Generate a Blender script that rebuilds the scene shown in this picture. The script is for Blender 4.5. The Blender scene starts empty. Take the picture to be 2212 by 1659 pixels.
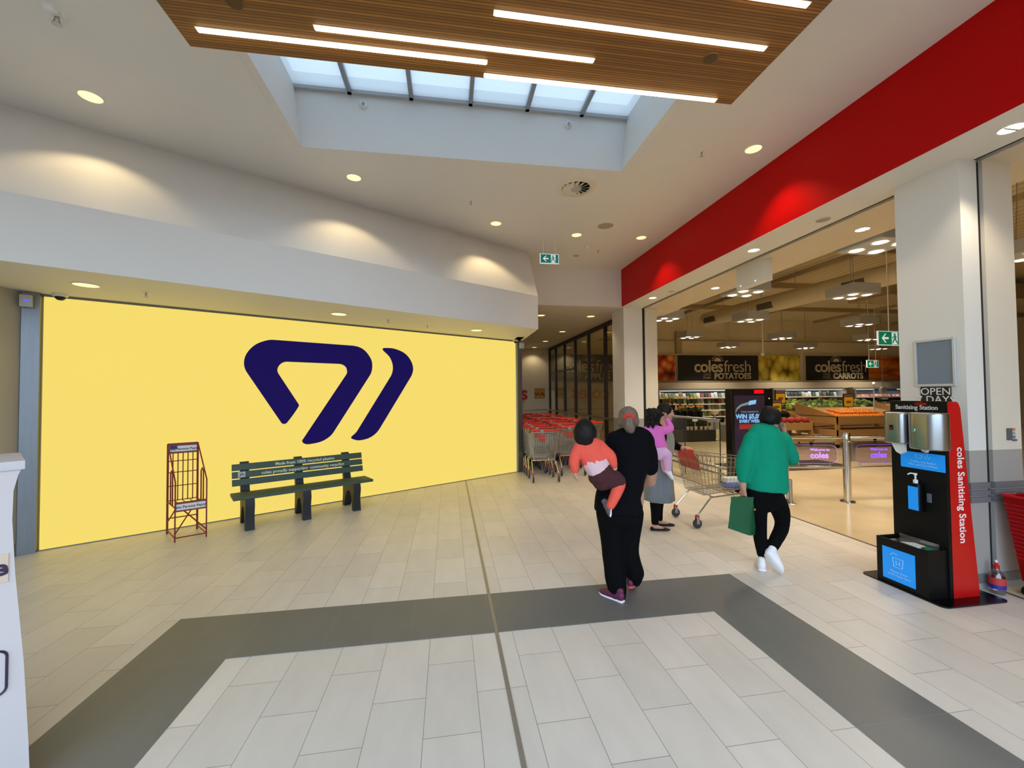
import bpy, bmesh, math, random
from math import sin, cos, pi, radians
from mathutils import Vector, Matrix, Euler, noise

random.seed(7)
SC = bpy.context.scene
COL = SC.collection

# ---------------------------------------------------------------- camera
CAM_H = 1.80
F_PX, CXP, CYP = 895.0, 1106.0, 829.5
yaw, pitch, roll = radians(8.77), radians(1.417), radians(-0.515)
fw = Vector((sin(yaw)*cos(pitch), cos(yaw)*cos(pitch), sin(pitch)))
rt = Vector((cos(yaw), -sin(yaw), 0))
up = rt.cross(fw)
rt2 = rt*cos(roll) + up*sin(roll)
up2 = -rt*sin(roll) + up*cos(roll)
CO = Vector((0, 0, CAM_H))
cd = bpy.data.cameras.new('camera')
cd.sensor_fit = 'HORIZONTAL'
cd.sensor_width = 36.0
cd.lens = F_PX/2212*36.0
cd.clip_start, cd.clip_end = 0.05, 200
cam = bpy.data.objects.new('camera', cd)
cam.matrix_world = Matrix(((rt2.x, up2.x, -fw.x, 0), (rt2.y, up2.y, -fw.y, 0), (rt2.z, up2.z, -fw.z, CAM_H), (0, 0, 0, 1)))
COL.objects.link(cam)
SC.camera = cam

# ---------------------------------------------------------------- world, exposure
SC.view_settings.view_transform = 'Standard'
SC.view_settings.look = 'None'
SC.view_settings.gamma = 1.0
SC.view_settings.use_curve_mapping = False
SC.view_settings.exposure = 0.45
w = bpy.data.worlds.new('overcast_sky')
SC.world = w
w.use_nodes = True
bg = w.node_tree.nodes['Background']
wn_ = w.node_tree.nodes; wl_ = w.node_tree.links
wtc = wn_.new('ShaderNodeTexCoord'); wsx = wn_.new('ShaderNodeSeparateXYZ'); wrp = wn_.new('ShaderNodeValToRGB')
wrp.color_ramp.elements[0].position = 0.0; wrp.color_ramp.elements[0].color = (0.16, 0.15, 0.14, 1)    # ground outside
wrp.color_ramp.elements[1].position = 0.02; wrp.color_ramp.elements[1].color = (0.62, 0.81, 1.0, 1)    # overcast sky
wl_.new(wtc.outputs['Generated'], wsx.inputs[0]); wl_.new(wsx.outputs[2], wrp.inputs[0]); wl_.new(wrp.outputs[0], bg.inputs[0])
bg.inputs[1].default_value = 3.0
SC.cycles.max_bounces = 8
SC.cycles.transparent_max_bounces = 16
SC.cycles.caustics_reflective = False
SC.cycles.caustics_refractive = False
SC.cycles.sample_clamp_indirect = 6.0

DOWN_W = 17.0     # spot power of the mall downlights
STORE_W = 195.0   # spot power of the shop pendants

# ---------------------------------------------------------------- helpers
def ray(u, v):
    return rt2*((u-CXP)/F_PX) - up2*((v-CYP)/F_PX) + fw
def Q(u, v, y):          # point of the place seen at photo pixel u,v and lying in the vertical plane Y = y
    d = ray(u, v); return CO + d*(y/d.y)
def QX(u, v, x):
    d = ray(u, v); return CO + d*(x/d.x)
def QZ(u, v, z):
    d = ray(u, v); return CO + d*((z-CAM_H)/d.z)
WA = radians(59.2)
WD = Vector((sin(WA), cos(WA), 0))      # along the angled shopfront
WN = Vector((-cos(WA), sin(WA), 0))     # into the shopfront
def WP(s, n, z): return WD*s + WN*n + Vector((0, 0, z))
def V(*a): return Vector(a)

def lin(r, g, b):
    f = lambda c: c/12.92 if c <= 0.04045 else ((c+0.055)/1.055)**2.4
    return (f(r/255), f(g/255), f(b/255), 1)

MATS = {}
def mat(name, rgb, rough=0.5, metal=0.0, emit=None, es=0.0, var=0.0, vs=8.0, bump=0.0, bs=60.0, coat=0.0, spec=0.5, stretch=None, sheen=0.0):
    m = bpy.data.materials.new(name); m.use_nodes = True
    nt = m.node_tree; b = nt.nodes['Principled BSDF']
    c = lin(*rgb)
    b.inputs['Base Color'].default_value = c
    b.inputs['Roughness'].default_value = rough
    b.inputs['Metallic'].default_value = metal
    b.inputs['Specular IOR Level'].default_value = spec
    b.inputs['Coat Weight'].default_value = coat
    b.inputs['Sheen Weight'].default_value = sheen
    if emit is not None:
        b.inputs['Emission Color'].default_value = lin(*emit)
        b.inputs['Emission Strength'].default_value = es
    if var or bump:
        tc = nt.nodes.new('ShaderNodeTexCoord'); src = tc.outputs['Object']
        if stretch:
            mp = nt.nodes.new('ShaderNodeMapping'); mp.inputs['Scale'].default_value = stretch
            nt.links.new(src, mp.inputs[0]); src = mp.outputs[0]
        if var:
            n = nt.nodes.new('ShaderNodeTexNoise'); n.inputs['Scale'].default_value = vs; n.inputs['Detail'].default_value = 4
            nt.links.new(src, n.inputs['Vector'])
            mx = nt.nodes.new('ShaderNodeMix'); mx.data_type = 'RGBA'
            mx.inputs['A'].default_value = tuple(x*(1-var) for x in c[:3])+(1,)
            mx.inputs['B'].default_value = tuple(min(1, x*(1+var)) for x in c[:3])+(1,)
            nt.links.new(n.outputs['Fac'], mx.inputs['Factor']); nt.links.new(mx.outputs['Result'], b.inputs['Base Color'])
        if bump:
            n2 = nt.nodes.new('ShaderNodeTexNoise'); n2.inputs['Scale'].default_value = bs; n2.inputs['Detail'].default_value = 3
            nt.links.new(src, n2.inputs['Vector'])
            bp = nt.nodes.new('ShaderNodeBump'); bp.inputs['Strength'].default_value = bump; bp.inputs['Distance'].default_value = 0.01
            nt.links.new(n2.outputs['Fac'], bp.inputs['Height']); nt.links.new(bp.outputs['Normal'], b.inputs['Normal'])
    MATS[name] = m
    return m

def glass_mat(name, tint, refl=0.08, rough=0.02, opac=0.0, frost=0.0):
    m = bpy.data.materials.new(name); m.use_nodes = True
    nt = m.node_tree; nt.nodes.clear()
    out = nt.nodes.new('ShaderNodeOutputMaterial')
    tr = nt.nodes.new('ShaderNodeBsdfTransparent'); tr.inputs[0].default_value = tuple(tint)+(1,)
    last = tr.outputs[0]
    if frost:
        tl = nt.nodes.new('ShaderNodeBsdfTranslucent'); tl.inputs[0].default_value = tuple(tint)+(1,)
        mx = nt.nodes.new('ShaderNodeMixShader'); mx.inputs[0].default_value = frost
        nt.links.new(last, mx.inputs[1]); nt.links.new(tl.outputs[0], mx.inputs[2]); last = mx.outputs[0]
    gl = nt.nodes.new('ShaderNodeBsdfGlossy'); gl.inputs['Roughness'].default_value = rough
    lw = nt.nodes.new('ShaderNodeLayerWeight'); lw.inputs[0].default_value = 0.5
    pw_ = nt.nodes.new('ShaderNodeMath'); pw_.operation = 'POWER'; pw_.inputs[1].default_value = 5.0
    nt.links.new(lw.outputs['Facing'], pw_.inputs[0]); fr = pw_
    ad = nt.nodes.new('ShaderNodeMath'); ad.operation = 'ADD'; ad.inputs[1].default_value = refl; ad.use_clamp = True
    nt.links.new(fr.outputs[0], ad.inputs[0])
    mx = nt.nodes.new('ShaderNodeMixShader')
    nt.links.new(ad.outputs[0], mx.inputs[0]); nt.links.new(last, mx.inputs[1]); nt.links.new(gl.outputs[0], mx.inputs[2])
    nt.links.new(mx.outputs[0], out.inputs[0])
    MATS[name] = m
    return m

def wpos(o):
    p = Vector((0, 0, 0))
    while o is not None: p = p + o.location; o = o.parent
    return p
def obj(name, bm, m, parent=None, smooth=True, angle=40, local=False):
    me = bpy.data.meshes.new(name)
    bm.normal_update()
    bm.to_mesh(me); bm.free()
    return obj_me(name, me, m, parent, smooth, angle, local)
def obj_me(name, me, m, parent=None, smooth=True, angle=40, local=False):
    for mm in (m if isinstance(m, (list, tuple)) else [m]): me.materials.append(mm)
    if smooth:
        me.shade_smooth(); me.set_sharp_from_angle(angle=radians(angle))
    o = bpy.data.objects.new(name, me); COL.objects.link(o)
    if parent is not None:
        o.parent = parent
        if not local: me.transform(Matrix.Translation(-wpos(parent)))
    return o
def tag(o, label=None, cat=None, group=None, kind=None):
    if label: o['label'] = label
    if cat: o['category'] = cat
    if group: o['group'] = group
    if kind: o['kind'] = kind
    return o
def thing(name, label, cat, loc=(0, 0, 0), group=None):
    o = bpy.data.objects.new(name, None); COL.objects.link(o)
    o.empty_display_size = 0.1
    o.location = loc
    return tag(o, label, cat, group)
def struct(name, bm, m, smooth=False, parent=None):
    o = obj(name, bm, m, parent, smooth)
    if parent is None: o['kind'] = 'structure'
    return o
def dup(root, loc, rz=0.0, label=None, group=None):
    r = root.copy(); COL.objects.link(r); r.location = loc; r.rotation_euler = (0, 0, rz)
    if label: r['label'] = label
    if group: r['group'] = group
    for ch in list(root.children):
        c = ch.copy(); COL.objects.link(c); c.parent = r
        for g in list(ch.children):
            d = g.copy(); COL.objects.link(d); d.parent = c
    return r

def B(): return bmesh.new()
def box(bm, x0, x1, y0, y1, z0, z1, M=None, bev=0.0):
    vs = [bm.verts.new((x, y, z)) for x in (x0, x1) for y in (y0, y1) for z in (z0, z1)]
    F = [(0, 1, 3, 2), (4, 6, 7, 5), (0, 4, 5, 1), (2, 3, 7, 6), (0, 2, 6, 4), (1, 5, 7, 3)]
    fs = [bm.faces.new([vs[i] for i in f]) for f in F]
    if bev > 0:
        es = list({e for f in fs for e in f.edges})
        r = bmesh.ops.bevel(bm, geom=es, offset=bev, segments=2, profile=0.7, affect='EDGES')
        vs = list({v for f in r['faces'] for v in f.verts} | {v for v in vs if v.is_valid})
    if M is not None:
        for v in vs: v.co = M @ v.co
    return bm
def bx(*a, **k): return box(B(), *a, **k)
def frame_m(o, x, y, z=None):
    x = Vector(x).normalized(); y = Vector(y).normalized()
    z = x.cross(y) if z is None else Vector(z).normalized()
    o = Vector(o)
    return Matrix(((x.x, y.x, z.x, o.x), (x.y, y.y, z.y, o.y), (x.z, y.z, z.z, o.z), (0, 0, 0, 1)))
MW = frame_m((0, 0, 0), WD, WN, (0, 0, 1))      # wall frame: (s, n, z)
def quad(bm, *pts):
    return bm.faces.new([bm.verts.new(p) for p in pts])
def prism(bm, pts, vec):
    a = [bm.verts.new(p) for p in pts]; b = [bm.verts.new(Vector(p)+Vector(vec)) for p in pts]
    n = len(a)
    bm.faces.new(a); bm.faces.new(b[::-1])
    for i in range(n): bm.faces.new((a[i], b[i], b[(i+1) % n], a[(i+1) % n]))
    bmesh.ops.recalc_face_normals(bm, faces=bm.faces[:])
    return bm
def cyl(bm, p0, p1, r0, r1=None, n=12, caps=True):
    p0, p1 = Vector(p0), Vector(p1); r1 = r0 if r1 is None else r1
    t = (p1-p0).normalized(); a = t.orthogonal().normalized(); b = t.cross(a)
    A = [bm.verts.new(p0+(a*cos(2*pi*i/n)+b*sin(2*pi*i/n))*r0) for i in range(n)]
    D = [bm.verts.new(p1+(a*cos(2*pi*i/n)+b*sin(2*pi*i/n))*r1) for i in range(n)]
    for i in range(n): bm.faces.new((A[i], A[(i+1) % n], D[(i+1) % n], D[i]))
    if caps: bm.faces.new(A[::-1]); bm.faces.new(D)
    return bm
def lathe(bm, c, prof, n=24, axis=(0, 0, 1)):
    c = Vector(c); t = Vector(axis).normalized(); a = t.orthogonal().normalized(); b = t.cross(a)
    prev = None
    for r, h in prof:
        if r < 1e-5: cur = [bm.verts.new(c+t*h)]
        else: cur = [bm.verts.new(c+t*h+(a*cos(2*pi*i/n)+b*sin(2*pi*i/n))*r) for i in range(n)]
        if prev is not None:
            for i in range(n):
                j = (i+1) % n
                if len(prev) == 1 and len(cur) > 1: bm.faces.new((prev[0], cur[j], cur[i]))
                elif len(cur) == 1 and len(prev) > 1: bm.faces.new((prev[i], prev[j], cur[0]))
                elif len(cur) > 1: bm.faces.new((prev[i], prev[j], cur[j], cur[i]))
        prev = cur
    return bm
def catmull(pts, k):
    out = []
    n = len(pts)
    for i in range(n-1):
        p0, p1, p2, p3 = pts[max(i-1, 0)], pts[i], pts[i+1], pts[min(i+2, n-1)]
        for j in range(k):
            t = j/k
            out.append(0.5*((2*p1)+(p2-p0)*t+(2*p0-5*p1+4*p2-p3)*t*t+(3*p1-p0-3*p2+p3)*t**3))
    out.append(pts[-1])
    return out
def sweep(bm, pts, rad, ref=None, k=4, n=14, cap=True):
    """tapering limb along pts; rad items are r or (r along ref side, r across)"""
    P = [Vector(p) for p in pts]
    R = [Vector((r, r, 0)) if not isinstance(r, tuple) else Vector((r[0], r[1], 0)) for r in rad]
    if k > 1: P = catmull(P, k); R = catmull(R, k)
    m = len(P)
    side = Vector(ref) if ref is not None else None
    rings = []
    for i in range(m):
        t = (P[min(i+1, m-1)]-P[max(i-1, 0)])
        t = t.normalized() if t.length > 1e-9 else Vector((0, 0, 1))
        if side is None: side = t.orthogonal()
        a = (side - t*side.dot(t))
        a = a.normalized() if a.length > 1e-6 else t.orthogonal().normalized()
        if ref is None: side = a
        b = t.cross(a)
        rings.append((P[i], a, b, max(R[i].x, 1e-4), max(R[i].y, 1e-4), t))
    L = []
    def ring(c, a, b, ra, rb): return [bm.verts.new(c+a*(ra*cos(2*pi*q/n))+b*(rb*sin(2*pi*q/n))) for q in range(n)]
    if cap:
        c, a, b, ra, rb, t = rings[0]; h = min(ra, rb)
        for f in (0.9, 0.5): L.append(ring(c-t*h*f, a, b, ra*math.sqrt(1-f*f), rb*math.sqrt(1-f*f)))
    for c, a, b, ra, rb, t in rings: L.append(ring(c, a, b, ra, rb))
    if cap:
        c, a, b, ra, rb, t = rings[-1]; h = min(ra, rb)
        for f in (0.5, 0.9): L.append(ring(c+t*h*f, a, b, ra*math.sqrt(1-f*f), rb*math.sqrt(1-f*f)))
    for A, D in zip(L, L[1:]):
        for q in range(n): bm.faces.new((A[q], A[(q+1) % n], D[(q+1) % n], D[q]))
    bm.faces.new(L[0][::-1]); bm.faces.new(L[-1])
    return bm
def tube(bm, pts, r, n=6, k=1): return sweep(bm, pts, [r]*len(pts), k=k, n=n, cap=False)
def blob(bm, c, r, M=None, seg=16):
    mt = Matrix.Translation(Vector(c)) @ (M.to_4x4() if M is not None else Matrix.Identity(4)) @ Matrix.Diagonal((r[0], r[1], r[2], 1))
    bmesh.ops.create_uvsphere(bm, u_segments=seg, v_segments=max(8, seg*2//3), radius=1.0, matrix=mt)
    return bm
def remesh(name, bm, m, parent, voxel=0.008, smooth=3, wrinkle=0.0, wf=9.0, angle=180):
    me = bpy.data.meshes.new(name+'_src'); bm.to_mesh(me); bm.free()
    o = bpy.data.objects.new(name+'_src', me); COL.objects.link(o)
    md = o.modifiers.new('r', 'REMESH'); md.mode = 'VOXEL'; md.voxel_size = voxel
    if smooth:
        ms = o.modifiers.new('s', 'SMOOTH'); ms.iterations = smooth; ms.factor = 0.5
    dg = bpy.context.evaluated_depsgraph_get()
    me2 = bpy.data.meshes.new_from_object(o.evaluated_get(dg)); me2.name = name
    bpy.data.objects.remove(o); bpy.data.meshes.remove(me)
    if wrinkle:
        co = [(v.co.copy(), v.normal.copy()) for v in me2.vertices]
        for v, (p, nn) in zip(me2.vertices, co):
            q = Vector((p.x*wf, p.y*wf, p.z*wf*0.55))
            v.co = p + nn*(noise.fractal(q, 1.0, 2.0, 2)*wrinkle)
    return obj_me(name, me2, m, parent, True, angle)
def text(name, s, size, m, parent, o, right, upv, align='CENTER', bold=0.0, ext=0.002, sx=1.0, space=1.0, track=1.0):
    cu = bpy.data.curves.new('txt', 'FONT'); cu.body = s; cu.size = size; cu.align_x = align; cu.align_y = 'CENTER'
    cu.offset = bold; cu.extrude = ext; cu.resolution_u = 3; cu.space_line = space; cu.space_character = track
    t = bpy.data.objects.new('txt', cu); COL.objects.link(t)
    dg = bpy.context.evaluated_depsgraph_get()
    me = bpy.data.meshes.new_from_object(t.evaluated_get(dg)); me.name = name
    bpy.data.objects.remove(t); bpy.data.curves.remove(cu)
    r = Vector(right).normalized(); u = Vector(upv).normalized(); M = frame_m(o, r, u)
    me.transform(M @ Matrix.Diagonal((sx, 1, 1, 1)))
    me.materials.clear()
    return obj_me(name, me, m, parent, False)
def lamp(name, kind, loc, power, color, parent=None, **k):
    l = bpy.data.lights.new(name, kind); l.energy = power; l.color = color
    for a, b in k.items(): setattr(l, a, b)
    o = bpy.data.objects.new(name, l); COL.objects.link(o)
    o.location = Vector(loc) - (wpos(parent) if parent else Vector((0, 0, 0)))
    if parent: o.parent = parent
    return o

# ---------------------------------------------------------------- materials
white = mat('white_paint', (226, 224, 220), 0.6, var=0.02, vs=2, bump=0.02, bs=120)
warmwhite = mat('cream_paint', (222, 214, 200), 0.6, var=0.03, vs=2)
greywall = mat('grey_paint', (168, 164, 152), 0.65, var=0.03, vs=2)
dado = mat('grey_dado_paint', (164, 160, 156), 0.55, var=0.03, vs=3)
skirt_m = mat('stone_skirting', (128, 122, 112), 0.5, var=0.08, vs=6)
red_paint = mat('red_paint', (190, 0, 2), 0.42, spec=0.14, var=0.02, vs=2)
red_gloss = mat('red_gloss', (196, 14, 16), 0.35)
black_paint = mat('black_paint', (8, 8, 10), 0.45, spec=0.25)
black_gloss = mat('black_gloss', (10, 10, 12), 0.18)
dark_slot = mat('dark_slot', (24, 21, 24), 0.6)
silver = mat('silver_frame_metal', (206, 210, 214), 0.4, 0.35)
steel = mat('brushed_steel', (176, 178, 182), 0.32, 1.0, var=0.12, vs=5, stretch=(60, 60, 1.5))
chrome = mat('chrome', (214, 212, 208), 0.14, 1.0)
wire_m = mat('zinc_wire', (176, 172, 162), 0.35, 0.9)
grey_plastic = mat('grey_plastic', (92, 96, 102), 0.5)
rubber = mat('dark_rubber', (62, 64, 70), 0.7)
white_plastic = mat('white_plastic', (232, 232, 232), 0.4)
light_grey = mat('light_grey_plastic', (180, 182, 186), 0.45)
brown_frame = mat('dark_bronze_frame', (44, 36, 30), 0.4, 0.3)
warm_emit = mat('warm_lamp', (255, 230, 170), 0.5, emit=(255, 216, 140), es=1.35)
white_emit = mat('bright_lamp', (255, 245, 225), 0.5, emit=(255, 236, 205), es=6.0)
strip_emit = mat('strip_lamp', (255, 240, 210), 0.5, emit=(255, 228, 178), es=5.5)
cool_emit = mat('shelf_lamp', (235, 245, 255), 0.5, emit=(225, 238, 245), es=0.7)
blue_led = mat('blue_led', (60, 50, 255), 0.4, emit=(70, 60, 255), es=1.5)
cream_soffit = mat('cream_soffit_paint', (214, 202, 182), 0.6)
store_wall = mat('shop_wall_paint', (228, 216, 188), 0.7, var=0.04, vs=1)
store_ceil = mat('shop_ceiling_paint', (176, 160, 128), 0.8, var=0.05, vs=0.8)
duct_m = mat('duct_metal', (206, 196, 170), 0.5, 0.0, var=0.04, vs=3)
pine = mat('pine_wood', (180, 138, 84), 0.5, var=0.16, vs=4, stretch=(1.2, 14, 14))
sign_black = mat('sign_black', (30, 28, 24), 0.55)
sign_cream = mat('sign_cream', (206, 196, 168), 0.6)
sign_white = mat('sign_white', (240, 240, 238), 0.5)
poster_grey = mat('poster_grey', (124, 136, 150), 0.5)
sky_blue = mat('blue_sign', (20, 150, 245), 0.45, emit=(20, 150, 245), es=0.18)
exit_green = mat('exit_green', (0, 120, 84), 0.5, emit=(0, 120, 84), es=0.35)
exit_teal = mat('exit_teal', (0, 112, 108), 0.5, emit=(0, 112, 108), es=0.35)
exit_white = mat('exit_white', (235, 240, 240), 0.5, emit=(235, 240, 240), es=0.35)
bench_green = mat('bench_green_plastic', (62, 82, 70), 0.6, var=0.1, vs=10, bump=0.05)
bench_black = mat('bench_black_plastic', (24, 27, 33), 0.55, var=0.1, vs=10)
rack_red = mat('rack_red_wire', (128, 34, 46), 0.45)
skin_m = mat('skin', (196, 146, 122), 0.5, var=0.06, vs=14)
skin_child = mat('skin_child', (206, 152, 128), 0.5, var=0.05, vs=14)
eye_w = mat('eye_white', (232, 228, 222), 0.25)
eye_d = mat('eye_dark', (40, 26, 18), 0.2)
lip_m = mat('lips', (164, 88, 80), 0.45)
hair_dark = mat('hair_dark', (20, 14, 13), 0.6, spec=.25, var=0.3, vs=10, stretch=(8, 8, 1))
hair_black = mat('hair_black', (13, 11, 11), 0.6, spec=.25, var=0.3, vs=10, stretch=(8, 8, 1))
hair_grey = mat('hair_greying_brown', (112, 94, 80), 0.6, var=0.95, vs=9, stretch=(9, 9, 1.4))
hair_blond = mat('hair_light_brown', (134, 98, 60), 0.5, var=0.3, vs=10)
navy_cloth = mat('black_navy_cloth', (9, 9, 14), 0.9, var=0.1, vs=12, spec=0.12)
black_cloth = mat('black_cloth', (7, 7, 9), 0.9, var=0.1, vs=12, spec=0.12)
coral_cloth = mat('coral_fleece', (232, 92, 76), 0.9, var=0.06, vs=12, spec=.2)
pinkwhite_cloth = mat('pale_pink_cloth', (220, 184, 190), 0.9, var=0.05)
maroon_cloth = mat('maroon_cloth', (66, 26, 30), 0.9, var=0.1, vs=10)
pink_cloth = mat('pink_cloth', (226, 112, 196), 0.9, var=0.05, vs=12)
lilac_cloth = mat('lilac_cloth', (226, 178, 216), 0.9, var=0.05)
grey_skirt_m = mat('grey_skirt_cloth', (122, 128, 136), 0.9, var=0.08, vs=14)
grey_tee = mat('grey_tee_cloth', (150, 146, 140), 0.9, var=0.06)
green_knit = mat('green_knit', (8, 142, 112), 0.9, var=0.07, vs=14, bump=0.05, bs=90, spec=.2)
bag_green = mat('green_bag_fabric', (12, 84, 48), 0.6, var=0.14, vs=8)
shoe_plum = mat('plum_shoe', (96, 30, 66), 0.6)
shoe_white = mat('white_shoe', (236, 234, 240), 0.5)
shoe_sole = mat('pink_sole', (214, 84, 84), 0.6)
scrunch_m = mat('red_scrunchie', (206, 54, 44), 0.8, bump=0.4, bs=120)
phone_m = mat('phone_black', (12, 12, 14), 0.2)
price_y = mat('price_yellow', (212, 168, 28), 0.6)
leaf_g = mat('leaf_green', (84, 112, 46), 0.6, var=0.3, vs=9)
leaf_d = mat('dark_leaf', (40, 62, 32), 0.6, var=0.3, vs=9)
petal_y = mat('yellow_petals', (204, 172, 84), 0.7, var=0.25, vs=30)
petal_o = mat('orange_petals', (206, 138, 52), 0.7, var=0.25, vs=30)
orange_m = mat('orange_peel', (234, 136, 24), 0.5, var=0.08, vs=20, bump=0.05, bs=200)
pot_m = mat('cream_pot', (206, 192, 164), 0.6)
red_bag_m = mat('red_net_bag', (190, 60, 50), 0.6, var=0.2, vs=30)
glass_clear = glass_mat('clear_glass', (0.90, 0.92, 0.88), 0.02)
glass_dark = glass_mat('tinted_glass', (0.80, 0.78, 0.68), 0.05)
glass_sky = glass_mat('frosted_skylight_glass', (0.53, 0.535, 0.54), 0.0, 0.3, frost=0.45)
acrylic = glass_mat('purple_edge_acrylic', (0.86, 0.82, 0.94), 0.02)
purple_lit = mat('purple_lit_letters', (190, 130, 240), 0.4, emit=(172, 130, 240), es=0.9)
purple_deep = mat('deep_purple_lit_letters', (130, 80, 240), 0.4, emit=(122, 70, 245), es=1.0)
clear_pet = glass_mat('clear_bottle_plastic', (0.82, 0.82, 0.85), 0.16, 0.1)
# ---------------------------------------------------------------- node-built materials
def nmat(name):
    m = bpy.data.materials.new(name); m.use_nodes = True
    nt = m.node_tree; b = nt.nodes['Principled BSDF']; MATS[name] = m
    tc = nt.nodes.new('ShaderNodeTexCoord')
    def N(t, **k):
        n = nt.nodes.new('ShaderNode'+t)
        for a, v in k.items(): setattr(n, a, v)
        return n
    def L(a, c): nt.links.new(a, c)
    return m, nt, b, tc.outputs['Object'], N, L
def ramp(N, stops):
    r = N('ValToRGB'); e = r.color_ramp.elements
    while len(e) > 1: e.remove(e[-1])
    e[0].position, e[0].color = stops[0]
    for p, c in stops[1:]:
        q = e.new(p); q.color = c
    return r
def tile_mat(name, c1, c2, grout, bw, rh, ox, oy, mort=0.0016, rough=0.4, off=0.5):
    m, nt, b, oc, N, L = nmat(name)
    sx = N('SeparateXYZ'); L(oc, sx.inputs[0]); cb = N('CombineXYZ')
    ax = N('Math', operation='ADD'); ax.inputs[1].default_value = -oy; L(sx.outputs[1], ax.inputs[0])
    ay = N('Math', operation='ADD'); ay.inputs[1].default_value = -ox; L(sx.outputs[0], ay.inputs[0])
    L(ax.outputs[0], cb.inputs[0]); L(ay.outputs[0], cb.inputs[1])
    br = N('TexBrick', offset=off, squash=1.0)
    br.inputs['Scale'].default_value = 1.0; br.inputs['Mortar Size'].default_value = mort; br.inputs['Mortar Smooth'].default_value = 0.2
    br.inputs['Bias'].default_value = 0.0; br.inputs['Brick Width'].default_value = bw; br.inputs['Row Height'].default_value = rh
    br.inputs['Color1'].default_value = lin(*c1); br.inputs['Color2'].default_value = lin(*c2); br.inputs['Mortar'].default_value = lin(*grout)
    L(cb.outputs[0], br.inputs['Vector'])
    mp = N('Mapping'); mp.inputs['Scale'].default_value = (5, 1.6, 1); L(oc, mp.inputs[0])
    n = N('TexNoise'); n.inputs['Scale'].default_value = 1.6; n.inputs['Detail'].default_value = 6; L(mp.outputs[0], n.inputs['Vector'])
    mr = N('MapRange'); mr.inputs['To Min'].default_value = 0.90; mr.inputs['To Max'].default_value = 1.10; L(n.outputs['Fac'], mr.inputs[0])
    mx = N('Mix', data_type='RGBA', blend_type='MULTIPLY'); mx.inputs['Factor'].default_value = 1
    L(br.outputs['Color'], mx.inputs['A']); L(mr.outputs[0], mx.inputs['B']); L(mx.outputs['Result'], b.inputs['Base Color'])
    b.inputs['Roughness'].default_value = rough
    bp = N('Bump'); bp.inputs['Strength'].default_value = 0.15; bp.inputs['Distance'].default_value = 0.003; bp.invert = True
    L(br.outputs['Fac'], bp.inputs['Height']); L(bp.outputs[0], b.inputs['Normal'])
    return m
tile = tile_mat('beige_floor_tile', (222, 214, 205), (211, 204, 195), (120, 114, 106), 0.6, 0.305, 0.47, 2.56)
band_tile = tile_mat('charcoal_floor_tile', (112, 112, 110), (108, 108, 106), (128, 128, 126), 1.2, 0.61, 2.15, 3.16, 0.0012, 0.42, 0.0)
# shop vinyl
lino, nt, b, oc, N, L = nmat('glossy_cream_vinyl')
n = N('TexNoise'); n.inputs['Scale'].default_value = 0.8; n.inputs['Detail'].default_value = 5; L(oc, n.inputs['Vector'])
r = ramp(N, [(0.3, lin(206, 186, 152)), (0.7, lin(226, 208, 176))]); L(n.outputs['Fac'], r.inputs[0]); L(r.outputs[0], b.inputs['Base Color'])
b.inputs['Roughness'].default_value = 0.16
# slatted timber panel: slats run along x
slat, nt, b, oc, N, L = nmat('slatted_timber')
sx = N('SeparateXYZ'); L(oc, sx.inputs[0])
mu = N('Math', operation='MULTIPLY'); mu.inputs[1].default_value = 1/0.024; L(sx.outputs[1], mu.inputs[0])
fr = N('Math', operation='FRACT'); L(mu.outputs[0], fr.inputs[0])
gt = N('Math', operation='GREATER_THAN'); gt.inputs[1].default_value = 0.22; L(fr.outputs[0], gt.inputs[0])
fl = N('Math', operation='FLOOR'); L(mu.outputs[0], fl.inputs[0])
wn = N('TexWhiteNoise', noise_dimensions='1D'); L(fl.outputs[0], wn.inputs['W'])
mp = N('Mapping'); mp.inputs['Scale'].default_value = (1.5, 30, 1); L(oc, mp.inputs[0])
n = N('TexNoise'); n.inputs['Scale'].default_value = 2.0; n.inputs['Detail'].default_value = 5; L(mp.outputs[0], n.inputs['Vector'])
av = N('Math', operation='ADD'); L(wn.outputs['Value'], av.inputs[0]); L(n.outputs['Fac'], av.inputs[1])
r = ramp(N, [(0.35, lin(128, 82, 32)), (1.0, lin(166, 112, 48)), ]); 
hv = N('Math', operation='MULTIPLY'); hv.inputs[1].default_value = 0.6; L(av.outputs[0], hv.inputs[0]); L(hv.outputs[0], r.inputs[0])
mx = N('Mix', data_type='RGBA'); mx.inputs['A'].default_value = lin(78, 48, 18); L(gt.outputs[0], mx.inputs['Factor']); L(r.outputs[0], mx.inputs['B'])
L(mx.outputs['Result'], b.inputs['Base Color']); b.inputs['Roughness'].default_value = 0.5
bp = N('Bump'); bp.inputs['Strength'].default_value = 0.5; bp.inputs['Distance'].default_value = 0.01; L(gt.outputs[0], bp.inputs['Height']); L(bp.outputs[0], b.inputs['Normal'])
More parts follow.
